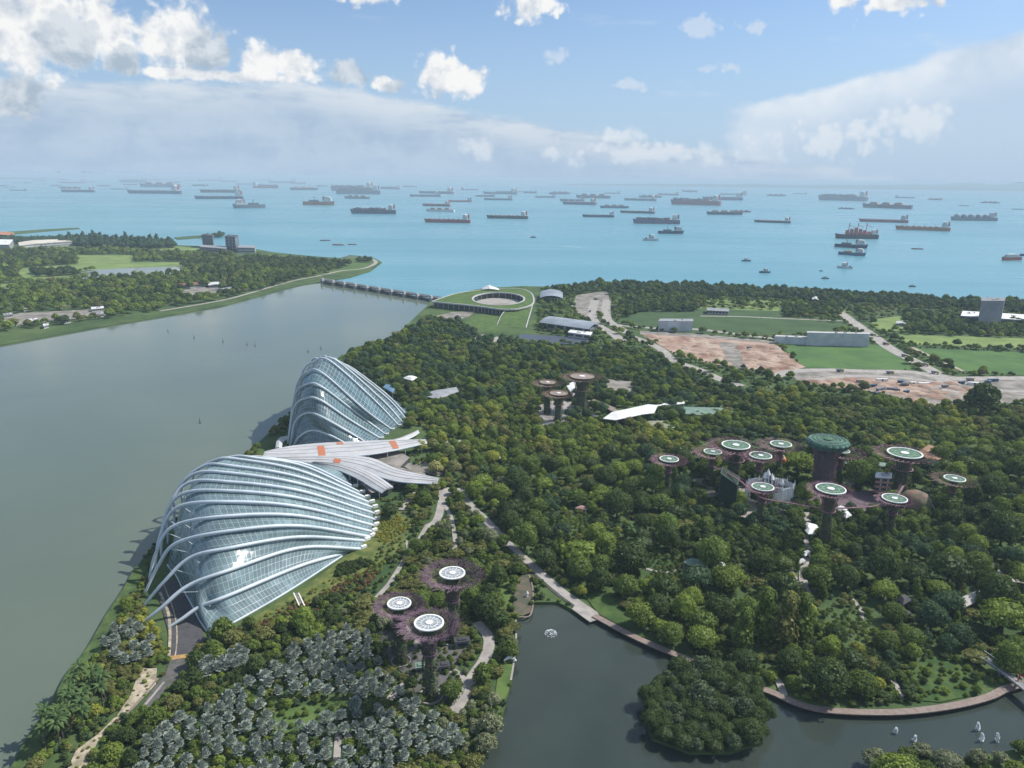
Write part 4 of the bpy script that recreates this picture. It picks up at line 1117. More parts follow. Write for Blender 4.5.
# sloping grass ramp
bb = MB(); ra = [G(534, 298, HB), G(531.5, 309, 8), G(528.5, 319, 4), G(526, 328, LZ + .1)]; rb = [G(512, 308.5, HB), G(504, 312, 7.5), G(500, 318, 4), G(497, 325, LZ + .1)]
A_, B_ = crom(ra, 5), crom(rb, 5)
bb.rings([[a, b_, Vector((b_.x, b_.y, LZ - 1)), Vector((a.x, a.y, LZ - 1))] for a, b_ in zip(A_, B_)], cap0=True); bb.build('grass_ramp', M_lawn, t)
bb = MB(); bb.tube([p + Vector((0, 0, .2)) for p in A_], .9, 4); bb.tube([p + Vector((0, 0, .2)) for p in B_], .6, 4); bb.build_each('ramp_kerb', M_wallw, t)
EXCL.append([(425, 306), (430, 296), (470, 286), (530, 286), (540, 300), (532, 330), (500, 328), (474, 314), (440, 312)])
t = thing('roof_tent', 'white pointed tent standing on the grass roof by the sea', 'tent', G(490, 290, HB))
bb = MB(); a = 12
bb.rings([[(-15, -6, 1.5), (0, -8, 3.5), (17, -6, 1.0)], [(-12, 0, 4.5), (-2, 0, 9), (15, 0, 3.0)], [(-15, 6, 1.5), (0, 8, 3.5), (17, 6, 1.0)]], close=False); bb.build('canvas', M_roofw, t)
bb = MB()
for q in ((-15, -6, 1.5), (17, -6, 1), (-15, 6, 1.5), (17, 6, 1), (-2, 0, 9)): bb.tube([(q[0], q[1], 0), q], .2, 5)
bb.build_each('pole', M_rib, t)
# ---- tidal barrage
t = thing('tidal_barrage', 'long low concrete barrage with gates and white hoist housings closing the reservoir', 'dam')
a, b_ = G(322, 280.5, 4), G(440, 299.5, 4); d = (b_ - a); L_ = d.length; d.normalize(); nr = Vector((-d.y, d.x, 0)); ang = math.atan2(d.y, d.x)
bb = MB(); m_ = (a + b_) / 2; bb.box((m_.x, m_.y, 6.0), (L_, 9, 1.3), ang); bb.build('bridge_deck', mat('stained_concrete', (0.24, 0.23, 0.22), 0.9, scale=0.08, color2=(0.15, 0.15, 0.15)), t)
for s in (-1, 1):
    bb = MB(); q = m_ + nr * s * 4.3; bb.box((q.x, q.y, 7.2), (L_, .25, 1.1), ang); bb.build('parapet', M_wallw, t)
for k in range(10):
    p = a.lerp(b_, .04 + .92 * k / 9)
    bb = MB(); bb.box((p.x, p.y, 1.5), (5, 22, 8), ang); q = p - nr * 8; bb.build_each('pier', MATS['stained_concrete'], t)
    bb = MB(); bb.box((q.x, q.y, 7.6), (6, 5, 5), ang, taper=.8); bb.build('hoist_house', M_wallw, t)
    if k < 9:
        q = a.lerp(b_, .04 + .92 * (k + .5) / 9) - nr * 3
        bb = MB(); bb.box((q.x, q.y, .8), (L_ * .92 / 9 - 5, 1.2, 5), ang); bb.build('gate', M_roofdark, t)
# ---- far west
block('pump_building', 'left of the two square dark towers on the far peninsula', 'building', [(203, 247.5), (213.5, 248), (214.5, 246.5), (204, 246)], 34, mat('blue_grey_wall', (0.16, 0.17, 0.20), 0.8, scale=0.05), M_roofdark, 4)
block('pump_building', 'right of the two square dark towers, its right side face pale', 'building', [(226, 250.5), (236, 251.5), (239.5, 249.5), (229.5, 248.5)], 38, mat('blue_grey_wall'), M_roofdark, 5)
block('plant_building', 'low flat grey building joining the two square dark towers', 'building', [(200, 251), (226, 253), (228, 250.5), (202, 249)], 11, M_wallg, M_roofg, 2)
block('plant_building', 'low pale flat building just right of the dark towers', 'building', [(238, 252.6), (255, 253), (256, 250.5), (240, 250)], 13, M_wallw, M_roofg, 2)
block('clubhouse', 'long low building with a cream roof among dark trees on the far shore', 'building', [(20, 250), (34, 248.5), (74, 245.5), (72, 243), (34, 244.5), (19, 247)], 12, M_wallw, mat('cream_roof', (0.62, 0.57, 0.47), 0.7, scale=0.02), 2)
block('resort_building', 'orange roofed building at the left edge of the far shore', 'building', [(-12, 240), (14, 239.5), (14, 236.5), (-12, 237)], 12, M_wallw, mat('orange_roof', (0.48, 0.22, 0.11), 0.8, scale=0.02), 2, 'pitched')
block('resort_building', 'white terraced building below the orange roof at the left edge', 'building', [(-12, 251), (10, 251), (14, 245.5), (-10, 245)], 16, M_wallw, M_roofw, 4)
block('storage_shed', 'long brown roofed shed on the far shore near the water', 'shed', [(182, 289), (203, 287), (202, 284.6), (184, 286.4)], 6, M_wallw, mat('brown_roof', (0.26, 0.13, 0.09), 0.8, scale=0.05), 1, 'pitched')
block('storage_shed', 'long grey white roofed shed right of the brown roofed one on the far shore', 'shed', [(209, 288), (223, 287), (222, 285), (209, 286)], 5, M_wallw, M_roofw, 1, 'pitched')
block('storage_shed', 'narrow pale shed parallel to the far water edge', 'shed', [(226, 292), (248, 287.5), (246, 286), (224, 290)], 4, M_wallw, M_roofg, 1, 'pitched')
r_ = random.Random(8)
for k, (x, y, w_) in enumerate(((4, 318.5, 9), (24, 311.5, 8), (60, 309, 6), (92, 312, 12), (96, 318, 8), (44, 329, 5), (64, 324, 7), (30, 324, 8), (10, 327, 7))):
    block('site_shed', 'small grey white flat shed among low trees on the left bank', 'shed', [(x, y), (x + w_, y - 1.2), (x + w_ - .5, y - 3), (x - .5, y - 1.8)], 4, M_wallw, M_roofw if k % 2 else M_roofg, 1, group='small sheds on the left bank', excl=False)
# ---- east plain
block('domed_hall', 'long low hall with a curved blue grey roof beside the striped road works', 'building', [(547, 330), (590, 336), (598, 332), (556, 325)], 10, M_wallg, mat('bluegrey_roof', (0.30, 0.34, 0.38), 0.5, scale=0.05), 1, 'arch')
block('arched_hall', 'curved grey roofed hall right of the grass roofed building', 'building', [(541, 302), (562, 303), (562, 297), (541, 296)], 8, M_wallg, mat('bluegrey_roof'), 1, 'arch')
block('small_hall', 'small white roofed building at the lower end of the curved blue grey hall', 'building', [(568, 337), (590, 340), (592, 337), (571, 334)], 6, M_wallw, M_roofw, 1)
block('site_office', 'row of pale blue grey cabins above the excavation', 'building', [(658, 331.5), (692, 331.8), (692, 329.2), (660, 329)], 14, mat('pale_blue_wall', (0.58, 0.61, 0.66), 0.8, scale=0.06), M_roofg, 2, win=False)
block('noise_barrier', 'long grey white panelled wall behind the bright green pitch', 'wall', [(806, 345.5), (868, 347), (868, 345.5), (806, 344)], 16, mat('pale_blue_wall'), M_wallw, 2, win=False)
block('noise_barrier', 'lower grey panelled wall left of the long grey white one behind the pitch', 'wall', [(774, 343.6), (806, 345), (806, 343.6), (776, 342.2)], 9, mat('pale_blue_wall'), M_wallw, 1, win=False)
block('grey_block', 'plain grey square building above the trees at the right edge', 'building', [(977, 326), (1000, 326), (1001, 322), (978, 322)], 36, mat('plain_grey_wall', (0.36, 0.36, 0.40), 0.85, scale=0.04), M_wallg, 7, win=False)
block('low_terminal', 'long low white roofed building running right from the grey square building', 'building', [(960, 322), (1045, 328), (1045, 322), (962, 317)], 9, M_wallg, M_roofw, 1)
block('farm_shed', 'small white shed beside the far dark green field', 'shed', [(707, 314), (728, 315), (728, 312.5), (710, 312)], 6, M_wallw, M_roofg, 1, 'pitched')
block('farm_shed', 'white shed in the trees near the sea, left of the diagonal road', 'shed', [(812, 303), (818, 303), (818, 301), (812, 301)], 6, M_wallw, M_roofw, 1, 'pitched')
block('farm_shed', 'pale shed among the trees right of the diagonal road', 'shed', [(896, 326), (908, 327), (908, 325), (897, 324)], 4, M_wallw, M_roofw, 1, 'pitched')
# ---- garden buildings
WH = 9.0
def tent_roof(name, label, edge_px, ridge, z, m_, cat='canopy'):
    """roof panel on posts, outline seen at px; the ridge raises its middle line"""
    P = [G(x, y, z) for x, y in edge_px]; c_ = sum(P, Vector()) / len(P); t = thing(name, label, cat, (c_.x, c_.y, LZ))
    o_ = Vector((c_.x, c_.y, LZ)); P = [p - o_ for p in P]
    if sum(P[i].x * P[(i + 1) % len(P)].y - P[(i + 1) % len(P)].x * P[i].y for i in range(len(P))) < 0: P = P[::-1]
    bb = MB(); inn = [p * .45 + Vector((0, 0, (z - LZ) * .55 + ridge)) for p in P]
    bb.rings([[p - Vector((0, 0, .5)) for p in P], P, inn], cap1=True, cap0=True); bb.build('roof', m_, t)
    bb = MB()
    for p in P: q = p * .9; bb.tube([(q.x, q.y, 0), (q.x, q.y, z - LZ)], .2, 5)
    bb.build_each('post', M_rib, t)
    bb = MB(); bb.prism([p * .6 for p in P], 0, z - LZ - .8); bb.build('wall', mat('shaded_glass_wall'), t)
    EXCL.append([to_px(G(x, y + 0, LZ)) for x, y in edge_px]); EXCL.append(edge_px)
    return t
tent_roof('long_white_roof', 'long white folded roof tapering to the right in the middle of the gardens', [(603, 418.5), (612, 412), (648, 404.3), (658, 405), (654, 413), (641, 414.5), (615, 420)], 1.6, 9, mat('bright_white_roof', (0.80, 0.79, 0.76), 0.55, scale=0.1))
tent_roof('thin_walkway_roof', 'thin white walkway roof running right from the long white folded roof', [(656, 406), (658, 403.5), (684, 401), (685, 403.5)], .3, 5, M_roofw)
tent_roof('thin_walkway_roof', 'thin brown walkway roof rising left of the long white folded roof', [(590, 401), (594, 399), (616, 408), (612, 411)], .3, 5, M_wood)
tent_roof('flat_green_roof', 'flat grey green roof right of the long white folded roof', [(672, 409), (680, 406.5), (732, 408), (736, 413), (700, 415), (675, 413)], .6, 6, M_roofgreen)
tent_roof('mound_roof', 'pale brown oval roof just below the long white folded roof', [(641, 424), (646, 421), (664, 420.5), (676, 424), (674, 428), (644, 428.5)], 1.4, 5, mat('thatch_roof', (0.26, 0.25, 0.19), 0.95, scale=0.3, color2=(0.18, 0.20, 0.13)))
tent_roof('angular_white_roof', 'angular white roof between the bronze supertrees', [(566, 385), (572, 382), (581, 381.5), (580, 388), (573, 396)], .8, 8, M_roofw)
tent_roof('yellow_hut_roof', 'small yellow roof beside the paved square behind the long white roof', [(632, 388), (640, 387), (644, 392), (634, 393)], 1.5, 5, mat('yellow_roof', (0.55, 0.42, 0.14), 0.7, scale=0.3), 'hut')
tent_roof('white_marquee', 'small bright white tent in the dark trees right of the tall glass dome', [(402, 378), (410, 375.5), (418, 377.5), (412, 380.5)], 1.8, 7, M_roofw, 'tent')
tent_roof('grey_curved_roof', 'grey curved roof hidden in trees above the yellow green tree belt', [(425, 396), (432, 391), (456, 387), (459, 391), (447, 396), (436, 399)], 1.0, 7, M_roofg)
tent_roof('blue_box_roof', 'small blue roof close behind the tall glass dome', [(383, 387), (386, 384), (396, 386), (393, 393)], .5, 7, mat('blue_roof', (0.12, 0.22, 0.33), 0.6, scale=0.2), 'hut')
tent_roof('green_pavilion', 'small pavilion with a dull green roof in the forest above the lake', [(683, 562), (690, 558), (706, 560), (708, 566), (690, 566)], 1.2, 6, M_roofgreen, 'pavilion')
tent_roof('arch_shelter', 'small white arched shelter in the forest right of the green roofed pavilion', [(716, 564), (721, 562), (726, 565), (722, 568)], 1.4, 4, M_roofw, 'pavilion')
tent_roof('long_pale_roof', 'long pale roof lying diagonally in the forest at the right', [(951, 603), (966, 595), (982, 588), (992, 592), (980, 600), (963, 608)], .6, 6, mat('weathered_pale_roof', (0.42, 0.40, 0.36), 0.8, scale=0.3))
tent_roof('dark_hut_roof', 'lower dark hut roof in the yellow green palms on the right', [(892, 612), (900, 607), (911, 612), (903, 619)], 1.5, 6, M_roofdark, 'hut')
tent_roof('dark_hut_roof', 'upper dark hut roof in the yellow green palms on the right', [(897, 598), (905, 594), (912, 600), (903, 605)], 1.5, 6, M_roofdark, 'hut')
tent_roof('curved_path_roof', 'curved pale roof strip in the trees behind the right of the grove', [(846, 483), (852, 477), (872, 474), (874, 478), (858, 482), (850, 486)], .4, 6, M_conc)
tent_roof('long_terrace_roof', 'long straight green topped terrace behind the tallest supertree', [(831, 463), (860, 460), (888, 463), (888, 467), (860, 464)], .4, 7, M_roofgreen)
tent_roof('fairground_roof', 'brown and orange roofed pavilion behind the broad right supertree', [(918, 452), (928, 445), (942, 447), (945, 457), (932, 462)], 1.6, 8, mat('rust_roof', (0.36, 0.20, 0.10), 0.8, scale=0.3, color2=(0.22, 0.14, 0.09)), 'pavilion')
for lab, e in (('left of three white tents below the tall front supertree', [(804, 529), (806, 522), (819, 525), (817, 534), (808, 534)]),
               ('upper white tent just right of the tall front supertree', [(833, 509), (840, 506), (848, 509), (844, 512)]),
               ('lower white tent just right of the tall front supertree', [(841, 514), (848, 511), (852, 515), (846, 518)])):
    tent_roof('white_tent', lab, e, 1.5, 5, M_roofw, 'tent')
for lab, e, mm in (('small white stall roof on the path below the grove, upper', [(801, 552), (808, 550), (812, 553), (805, 556)], M_roofw),
                   ('small pale stall roof on the path below the grove, lower', [(796, 560), (803, 558), (806, 561), (799, 564)], M_wallw),
                   ('small yellow stall roof by the path below the grove', [(803, 570), (809, 567.5), (814, 570.5), (808, 573)], mat('yellow_roof')),
                   ('small white hut roof alone in the mid forest', [(580, 484), (585, 482), (588, 484), (584, 486)], M_roofw),
                   ('small pink hut roof alone in the mid forest', [(575, 508), (580, 505), (590, 507), (586, 510)], mat('pink_roof', (0.38, 0.24, 0.22), 0.8, scale=0.3)),
                   ('long thin white shelter roof in the trees beside the winged canopy', [(488, 452), (490, 451), (505, 459), (503, 461)], M_roofw)):
    tent_roof('stall_roof', lab, e, .7, 4, mm, 'shelter')
block('terraced_kiosk', 'small stacked pink and orange building between the right supertrees', 'building', [(873, 496), (888, 497), (889, 492), (874, 491)], 13, mat('terracotta_wall', (0.42, 0.24, 0.17), 0.8, scale=0.5, color2=(0.26, 0.16, 0.13)), M_roofw, 4)
g = G(914, 510, LZ); t = thing('painted_dome_hall', 'round brown and green domed hall at the right of the grove', 'building', (g.x, g.y, LZ))
bb = MB(); bb.lathe([(9.5, 0), (9.8, 4), (9.0, 8), (6.5, 11), (3, 12.6), (.01, 13)], n=28); bb.build('dome', mat('painted_dome', (0.24, 0.12, 0.10), 0.8, scale=0.12, color2=(0.07, 0.13, 0.05)), t, True)
bb = MB(); bb.lathe([(10.2, 0), (10.2, 1), (9.6, 1)], n=28); bb.build('base', M_wallw, t)
bb = MB(); bb.tube([(9.6 * math.cos(a), 9.6 * math.sin(a) * .2 - 6, 2 + 7 * math.sin(a)) for a in [math.pi * k / 12 for k in range(13)]], .35, 5); bb.build('front_arch', M_wallw, t)
EXCL.append([(900, 512), (902, 502), (915, 498), (927, 502), (928, 512), (914, 516)])
# market kiosks round the near supertrees
for lab, x, y, w_, mm in (('small green roofed kiosk left of the lowest near supertree', 420, 672, 6, M_roofgreen), ('dark kiosk with grey panels right of the lowest near supertree', 444, 671, 8, M_roofdark),
                      ('low dark kiosk under the rear near supertree', 462, 646, 12, M_roofdark)):
    g = G(x, y, LZ); t = thing('garden_kiosk', lab, 'kiosk', (g.x, g.y, LZ), .2)
    bb = MB(); bb.box((0, 0, 1.5), (w_ * .5, 3, 3)); bb.build('wall', M_wallg, t)
    bb = MB(); bb.box((0, 0, 3.3), (w_ * .5 + 1, 4, .25)); bb.box((0, 0, 3.6), (w_ * .3, 2, .4)); bb.build('roof', mm, t)
    bb = MB(); bb.box((0, -1.53, 1.7), (w_ * .35, .1, 1.2)); bb.build('counter_window', M_win, t)
# footbridge over the lake at the right
t = thing('lake_footbridge', 'grey footbridge coming out of the trees at the lower right corner', 'footbridge')
bb = MB(); pts = [G(x, y, 5) for x, y in ((982, 656), (1000, 669), (1016, 681), (1040, 700))]; bb.tube(crom(pts, 4), .5, 4, sx=5); bb.build('deck', MATS['stained_concrete'], t)
for s in (-1, 1):
    bb = MB(); q = [p + Vector((s * 2.0, s * 2.0, 1.3)) for p in crom(pts, 4)]; bb.tube(q, .1, 4)
    for p in q: bb.tube([p - Vector((0, 0, 1.3)), p], .07, 4)
    bb.build_each('railing', M_rib, t)
bb = MB()
for p in (pts[1], pts[2]): bb.tube([(p.x, p.y, -1), (p.x, p.y, 4.6)], .5, 8)
bb.build_each('pier', M_wallg, t)
t = thing('red_mast', 'red inclined mast beside the footbridge at the lower right', 'mast'); g = G(1014, 692, 0)
bb = MB(); bb.tube([(g.x, g.y, 0), (g.x + 1.0, g.y, 9)], [.35, .2], 6); bb.build('post', mat('red_paint', (0.45, 0.05, 0.05), 0.5, scale=0.5), t)
bb = MB(); bb.tube([(g.x + .8, g.y, 7.5), (g.x + 3.5, g.y, 6.5)], .15, 5); bb.tube([(g.x + .5, g.y, 5), (g.x - 1.5, g.y, 6)], .12, 5); bb.build_each('arm', MATS['red_paint'], t)
# fountains: rising spray of water drops
M_spray = mat('white_spray', (0.85, 0.88, 0.90), 0.6, scale=1)
def fountain(label, x, y, kind):
    g = G(x, y, .25); t = thing('fountain_jet', label, 'fountain', (g.x, g.y, .25)); r_ = random.Random(int(x)); bb = MB()
    n_ = 300; HJ = 3.4 if x > 940 else 2.4
    for k in range(n_):
        if kind == 'dome':
            a = r_.random() * 6.283; e = r_.random(); rad = 2.9 * math.sqrt(e); z = 1.6 * (1 - e) + r_.random() * .3; p = Vector((rad * math.cos(a), rad * math.sin(a), z))
        else:
            z = r_.random() ** .8 * HJ; rad = .2 + .75 * (1 - z / HJ * .8) * r_.random(); a = r_.random() * 6.283; p = Vector((rad * math.cos(a) + .3 * math.sin(z), rad * math.sin(a), z))
        s = r_.uniform(.12, .28); d = Vector((r_.uniform(-1, 1), r_.uniform(-1, 1), r_.uniform(-1, 1))).normalized() * s; e_ = d.orthogonal().normalized() * s
        bb.quad(p - d, p - e_, p + d, p + e_)
    bb.build('spray', M_spray, t)
    bb = MB(); bb.lathe([(.5, 0), (.5, .15), (.2, .3), (.01, .3)], n=10); bb.build('nozzle', M_wallg, t)
fountain('low round white fountain near the head of the lake', 551, 634, 'dome')
fountain('upper left of the three tall white water jets at the lower right', 977, 730, 'jet')
fountain('middle and widest of the three tall white water jets at the lower right', 981, 741, 'jet')
fountain('rightmost of the tall white water jets at the lower right', 996.5, 741, 'jet')
fountain('white water jet just above the round tree at the bottom edge', 895, 733, 'jet')
fountain('small white water jet right of the round tree at the bottom edge', 914, 741, 'jet')
# white curved bench sculpture at the west bank, dark rock island in the lake
t = thing('white_arch_sculpture', 'small white curved sculpture on the lawn at the west bank of the lake', 'sculpture', G(510, 663, LZ))
bb = MB(); bb.tube([(-2.6 + 5.2 * k / 10, 1.2 * math.sin(k / 10 * 3.14), 1.0 + .9 * math.sin(k / 10 * 3.14)) for k in range(11)], [.25 + .45 * math.sin(.3 + k / 10 * 2.6) for k in range(11)], 8); bb.build('body', M_white, t)
bb = MB(); bb.box((0, .6, .3), (2, 1, .6)); bb.build('plinth', M_conc, t)
t = thing('white_figure', 'small white figure sculpture among the reeds at the head of the lake', 'sculpture', G(527, 597, LZ))
bb = MB(); bb.lathe([(.7, 0), (.5, 1), (.8, 2), (.3, 3), (.01, 3.4)], n=10); bb.build('body', M_white, t)
bb = MB(); bb.box((0, 0, .1), (2.4, 2.4, .3)); bb.build('plinth', M_conc, t)
# ------------------------------------------------------------------ ships at anchor
def paint(n_, c_): return mat(n_, c_, 0.55, scale=0.02, color2=tuple(x * .75 for x in c_))
HULL = {'navy': (0.03, 0.055, 0.12), 'black': (0.04, 0.045, 0.06), 'red': (0.42, 0.09, 0.07), 'maroon': (0.30, 0.07, 0.075), 'grey': (0.16, 0.19, 0.23), 'blue': (0.06, 0.12, 0.22),
        'orange': (0.42, 0.17, 0.08), 'green': (0.06, 0.15, 0.12), 'white': (0.65, 0.66, 0.66), 'brown': (0.26, 0.15, 0.11), 'purple': (0.15, 0.12, 0.2), 'yellow': (0.5, 0.38, 0.1)}
M_ss = paint('white_superstructure', (0.84, 0.84, 0.82)); M_deckred = paint('oxide_deck', (0.24, 0.10, 0.08)); M_deckg = paint('green_deck', (0.12, 0.20, 0.15))


def ship(cx, cy, wpx, color, kind, label, bridge=1, rz=None, hscale=1.0, group='ships at anchor in the strait'):
    g = G(cx, cy, 0); mpx = math.hypot(g.x, g.y) / FPX; L_ = wpx * mpx
    big = min(1.0, L_ / 250)
    Bm = L_ * .155 if L_ > 60 else L_ * .27
    fb = {'container': .058, 'bulk': .046, 'tanker': .038, 'lng': .05, 'barge': .05, 'tug': .10, 'offshore': .075, 'ferry': .11, 'heavy': .05, 'rigship': .07}[kind] * L_ * hscale * (1.4 if wpx > 20 else 1.1)
    names = {'container': 'container_ship', 'bulk': 'bulk_carrier', 'tanker': 'tanker', 'lng': 'gas_carrier', 'barge': 'barge', 'tug': 'tugboat', 'offshore': 'supply_vessel', 'ferry': 'ferry', 'heavy': 'heavy_lift_ship', 'rigship': 'drilling_ship'}
    cats = {'barge': 'barge', 'tug': 'tugboat'}
    a = rz if rz is not None else math.atan2(g.y, g.x) - math.pi / 2 + random.Random(int(cx * 10)).uniform(-.42, .42)
    if bridge < 0: a += math.pi
    t = thing(names[kind], label, cats.get(kind, 'ship'), (g.x, g.y, -.4), a, group)
    # stern at +x (superstructure side), bow at -x
    secs = []
    for s, w_, sheer in ((-.5, .02, 1.25), (-.46, .35, 1.18), (-.40, .72, 1.08), (-.30, .96, 1.0), (0, 1, 1), (.35, 1, 1), (.46, .9, 1.02), (.5, .74, 1.04)):
        x = s * L_; w2 = Bm * w_ / 2; z = fb * sheer
        xb = x + (L_ * .03 if s < -.4 else 0)
        secs.append([(x, -w2, z), (xb, -w2 * .92, -1), (xb, w2 * .92, -1), (x, w2, z)])
    bb = MB(); bb.rings(secs, cap0=True, cap1=True); hull = bb.build('hull', paint('hull_' + color, HULL[color]), t)
    bb = MB(); z = fb
    bb.rings([[(s * L_, -Bm * w_ / 2 * .97, fb * sh + .15), (s * L_, Bm * w_ / 2 * .97, fb * sh + .15)] for s, w_, sh in ((-.49, .1, 1.22), (-.40, .72, 1.08), (-.30, .96, 1), (.35, 1, 1), (.46, .9, 1.02), (.5, .74, 1.04))], close=False)
    bb.build('deck', M_deckred if color in ('red', 'maroon', 'orange', 'brown', 'black') else M_deckg, t)
    if kind == 'barge':
        bb = MB()
        for k in range(3): bb.box((-.25 * L_ + k * .25 * L_, 0, fb + L_ * .02), (L_ * .2, Bm * .7, L_ * .05), taper=.6)
        bb.build('cargo_heap', paint('hull_brown', HULL['brown']), t); return t
    # superstructure
    sl = {'tug': .3, 'offshore': .26, 'ferry': .7, 'lng': .1, 'heavy': .12}.get(kind, .1) * L_
    sxp = {'tug': -.05, 'offshore': -.28, 'ferry': 0, 'heavy': -.38}.get(kind, .39) * L_
    sh_ = {'tug': .22, 'offshore': .14, 'ferry': .12}.get(kind, .1) * L_ * (hscale ** .5)
    bb = MB(); lv = 4 if L_ > 60 else 2
    for k in range(lv): bb.box((sxp, 0, fb + sh_ * (k + .5) / lv), (sl * (1 - .07 * k), Bm * (.82 - .05 * k), sh_ / lv * .96))
    ss = bb.build('superstructure', M_ss, t)
    bb = MB()
    for k in range(lv): bb.box((sxp, 0, fb + sh_ * (k + .6) / lv), (sl * (1 - .07 * k) + .3, Bm * (.82 - .05 * k) + .3, sh_ / lv * .3))
    bb.build('window_band', M_win, ss)
    bb = MB(); bb.box((sxp, 0, fb + sh_ * 1.03), (sl * .5, Bm * .98, sh_ * .12)); bb.build('bridge_wing', M_ss, ss)
    bb = MB(); fx = sxp + sl * .75 if kind not in ('tug', 'offshore') else sxp + sl * .45
    bb.box((fx, 0, fb + sh_ * .7), (sl * .35, Bm * .25, sh_ * .9), taper=.85); bb.build('funnel', paint('hull_' + ('red' if color != 'red' else 'navy'), HULL['red' if color != 'red' else 'navy']), t)
    bb = MB(); bb.tube([(-.46 * L_, 0, fb), (-.46 * L_, 0, fb + L_ * .05)], L_ * .0022 + .1, 4); bb.tube([(sxp, 0, fb + sh_), (sxp, 0, fb + sh_ * 1.45)], L_ * .0022 + .1, 4); bb.build('mast', M_ss, t)
    r_ = random.Random(int(cx * 7 + cy))
    if kind == 'container':
        cm = [paint('hull_' + q, HULL[q]) for q in ('blue', 'maroon', 'green', 'grey', 'purple', 'orange')]
        nb = 13
        for k in range(nb):
            x = (-.40 + .72 * k / (nb - 1)) * L_
            if abs(x - sxp) < sl: continue
            hh_ = L_ * r_.choice((.035, .045, .05)); bb = MB()
            for q in range(4): bb.box((x, (q - 1.5) * Bm * .225, fb + hh_ / 2 * (1 - .12 * ((q + k) % 3))), (L_ * .048, Bm * .215, hh_ * (1 - .12 * ((q + k) % 3))), mi=(q * 2 + k) % 6)
            bb.build('container_stack', cm, t)
    elif kind == 'bulk':
        for k in range(7):
            x = (-.37 + .62 * k / 6) * L_; bb = MB(); bb.box((x, 0, fb + L_ * .008), (L_ * .062, Bm * .6, L_ * .012)); bb.build('hatch_cover', paint('hull_brown', HULL['brown']), t)
        if r_.random() < .6:
            for k in range(4):
                x = (-.33 + .62 * k / 3.4) * L_; bb = MB(); bb.tube([(x, 0, fb), (x, 0, fb + L_ * .065)], L_ * .005, 5); bb.tube([(x, 0, fb + L_ * .06), (x + L_ * .06, 0, fb + L_ * .05)], L_ * .003, 4); bb.build('deck_crane', M_ss, t)
    elif kind == 'tanker':
        bb = MB()
        for y in (-.1, 0, .1): bb.tube([(-.42 * L_, Bm * y, fb + L_ * .009), (.3 * L_, Bm * y, fb + L_ * .009)], L_ * .002 + .1, 4)
        for k in range(6): bb.box(((-.35 + .11 * k) * L_, 0, fb + L_ * .006), (L_ * .006, Bm * .8, L_ * .008))
        bb.build('deck_pipes', M_deckred, t)
        bb = MB(); bb.tube([(-.04 * L_, 0, fb), (-.04 * L_, 0, fb + L_ * .045)], L_ * .003 + .1, 4); bb.build('deck_crane', M_ss, t)
    elif kind == 'lng':
        for k in range(5):
            x = (-.36 + .155 * k) * L_; bb = MB(); R_ = Bm * .44
            bb.lathe([(R_, fb), (R_ * .98, fb + R_ * .4), (R_ * .75, fb + R_ * .85), (R_ * .35, fb + R_ * 1.08), (.01, fb + R_ * 1.12)], (x, 0, 0), 16); bb.build('tank_dome', paint('tank_grey', (0.16, 0.19, 0.25)), t)
    elif kind == 'rigship':
        bb = MB()
        for k in range(6):
            hh_ = L_ * (.16 - .03 * abs(k - 2)); x = (-.22 + .1 * k) * L_; bb.box((x, 0, fb + hh_ / 2), (L_ * .07, Bm * .6, hh_), taper=.75)
        bb.build('deck_modules', paint('hull_red', HULL['red']), t)
        for k in range(3):
            bb = MB(); x = (-.2 + .2 * k) * L_; bb.tube([(x, 0, fb), (x + L_ * .02, 0, fb + L_ * .27)], L_ * .009, 4); bb.tube([(x, 0, fb + L_ * .22), (x + L_ * .14, 0, fb + L_ * .17)], L_ * .006, 4); bb.build('derrick', paint('hull_red', HULL['red']), t)
    elif kind == 'offshore':
        bb = MB(); bb.box((.15 * L_, 0, fb + L_ * .03), (L_ * .3, Bm * .6, L_ * .05)); bb.tube([(.1 * L_, 0, fb), (.16 * L_, 0, fb + L_ * .16)], L_ * .012, 4); bb.build('deck_gear', paint('hull_yellow', HULL['yellow']) if color in ('blue',) else paint('hull_grey', HULL['grey']), t)
    elif kind == 'tug':
        bb = MB(); bb.box((.3 * L_, 0, fb + L_ * .03), (L_ * .12, Bm * .4, L_ * .06)); bb.build('winch', M_win, t)
    return t


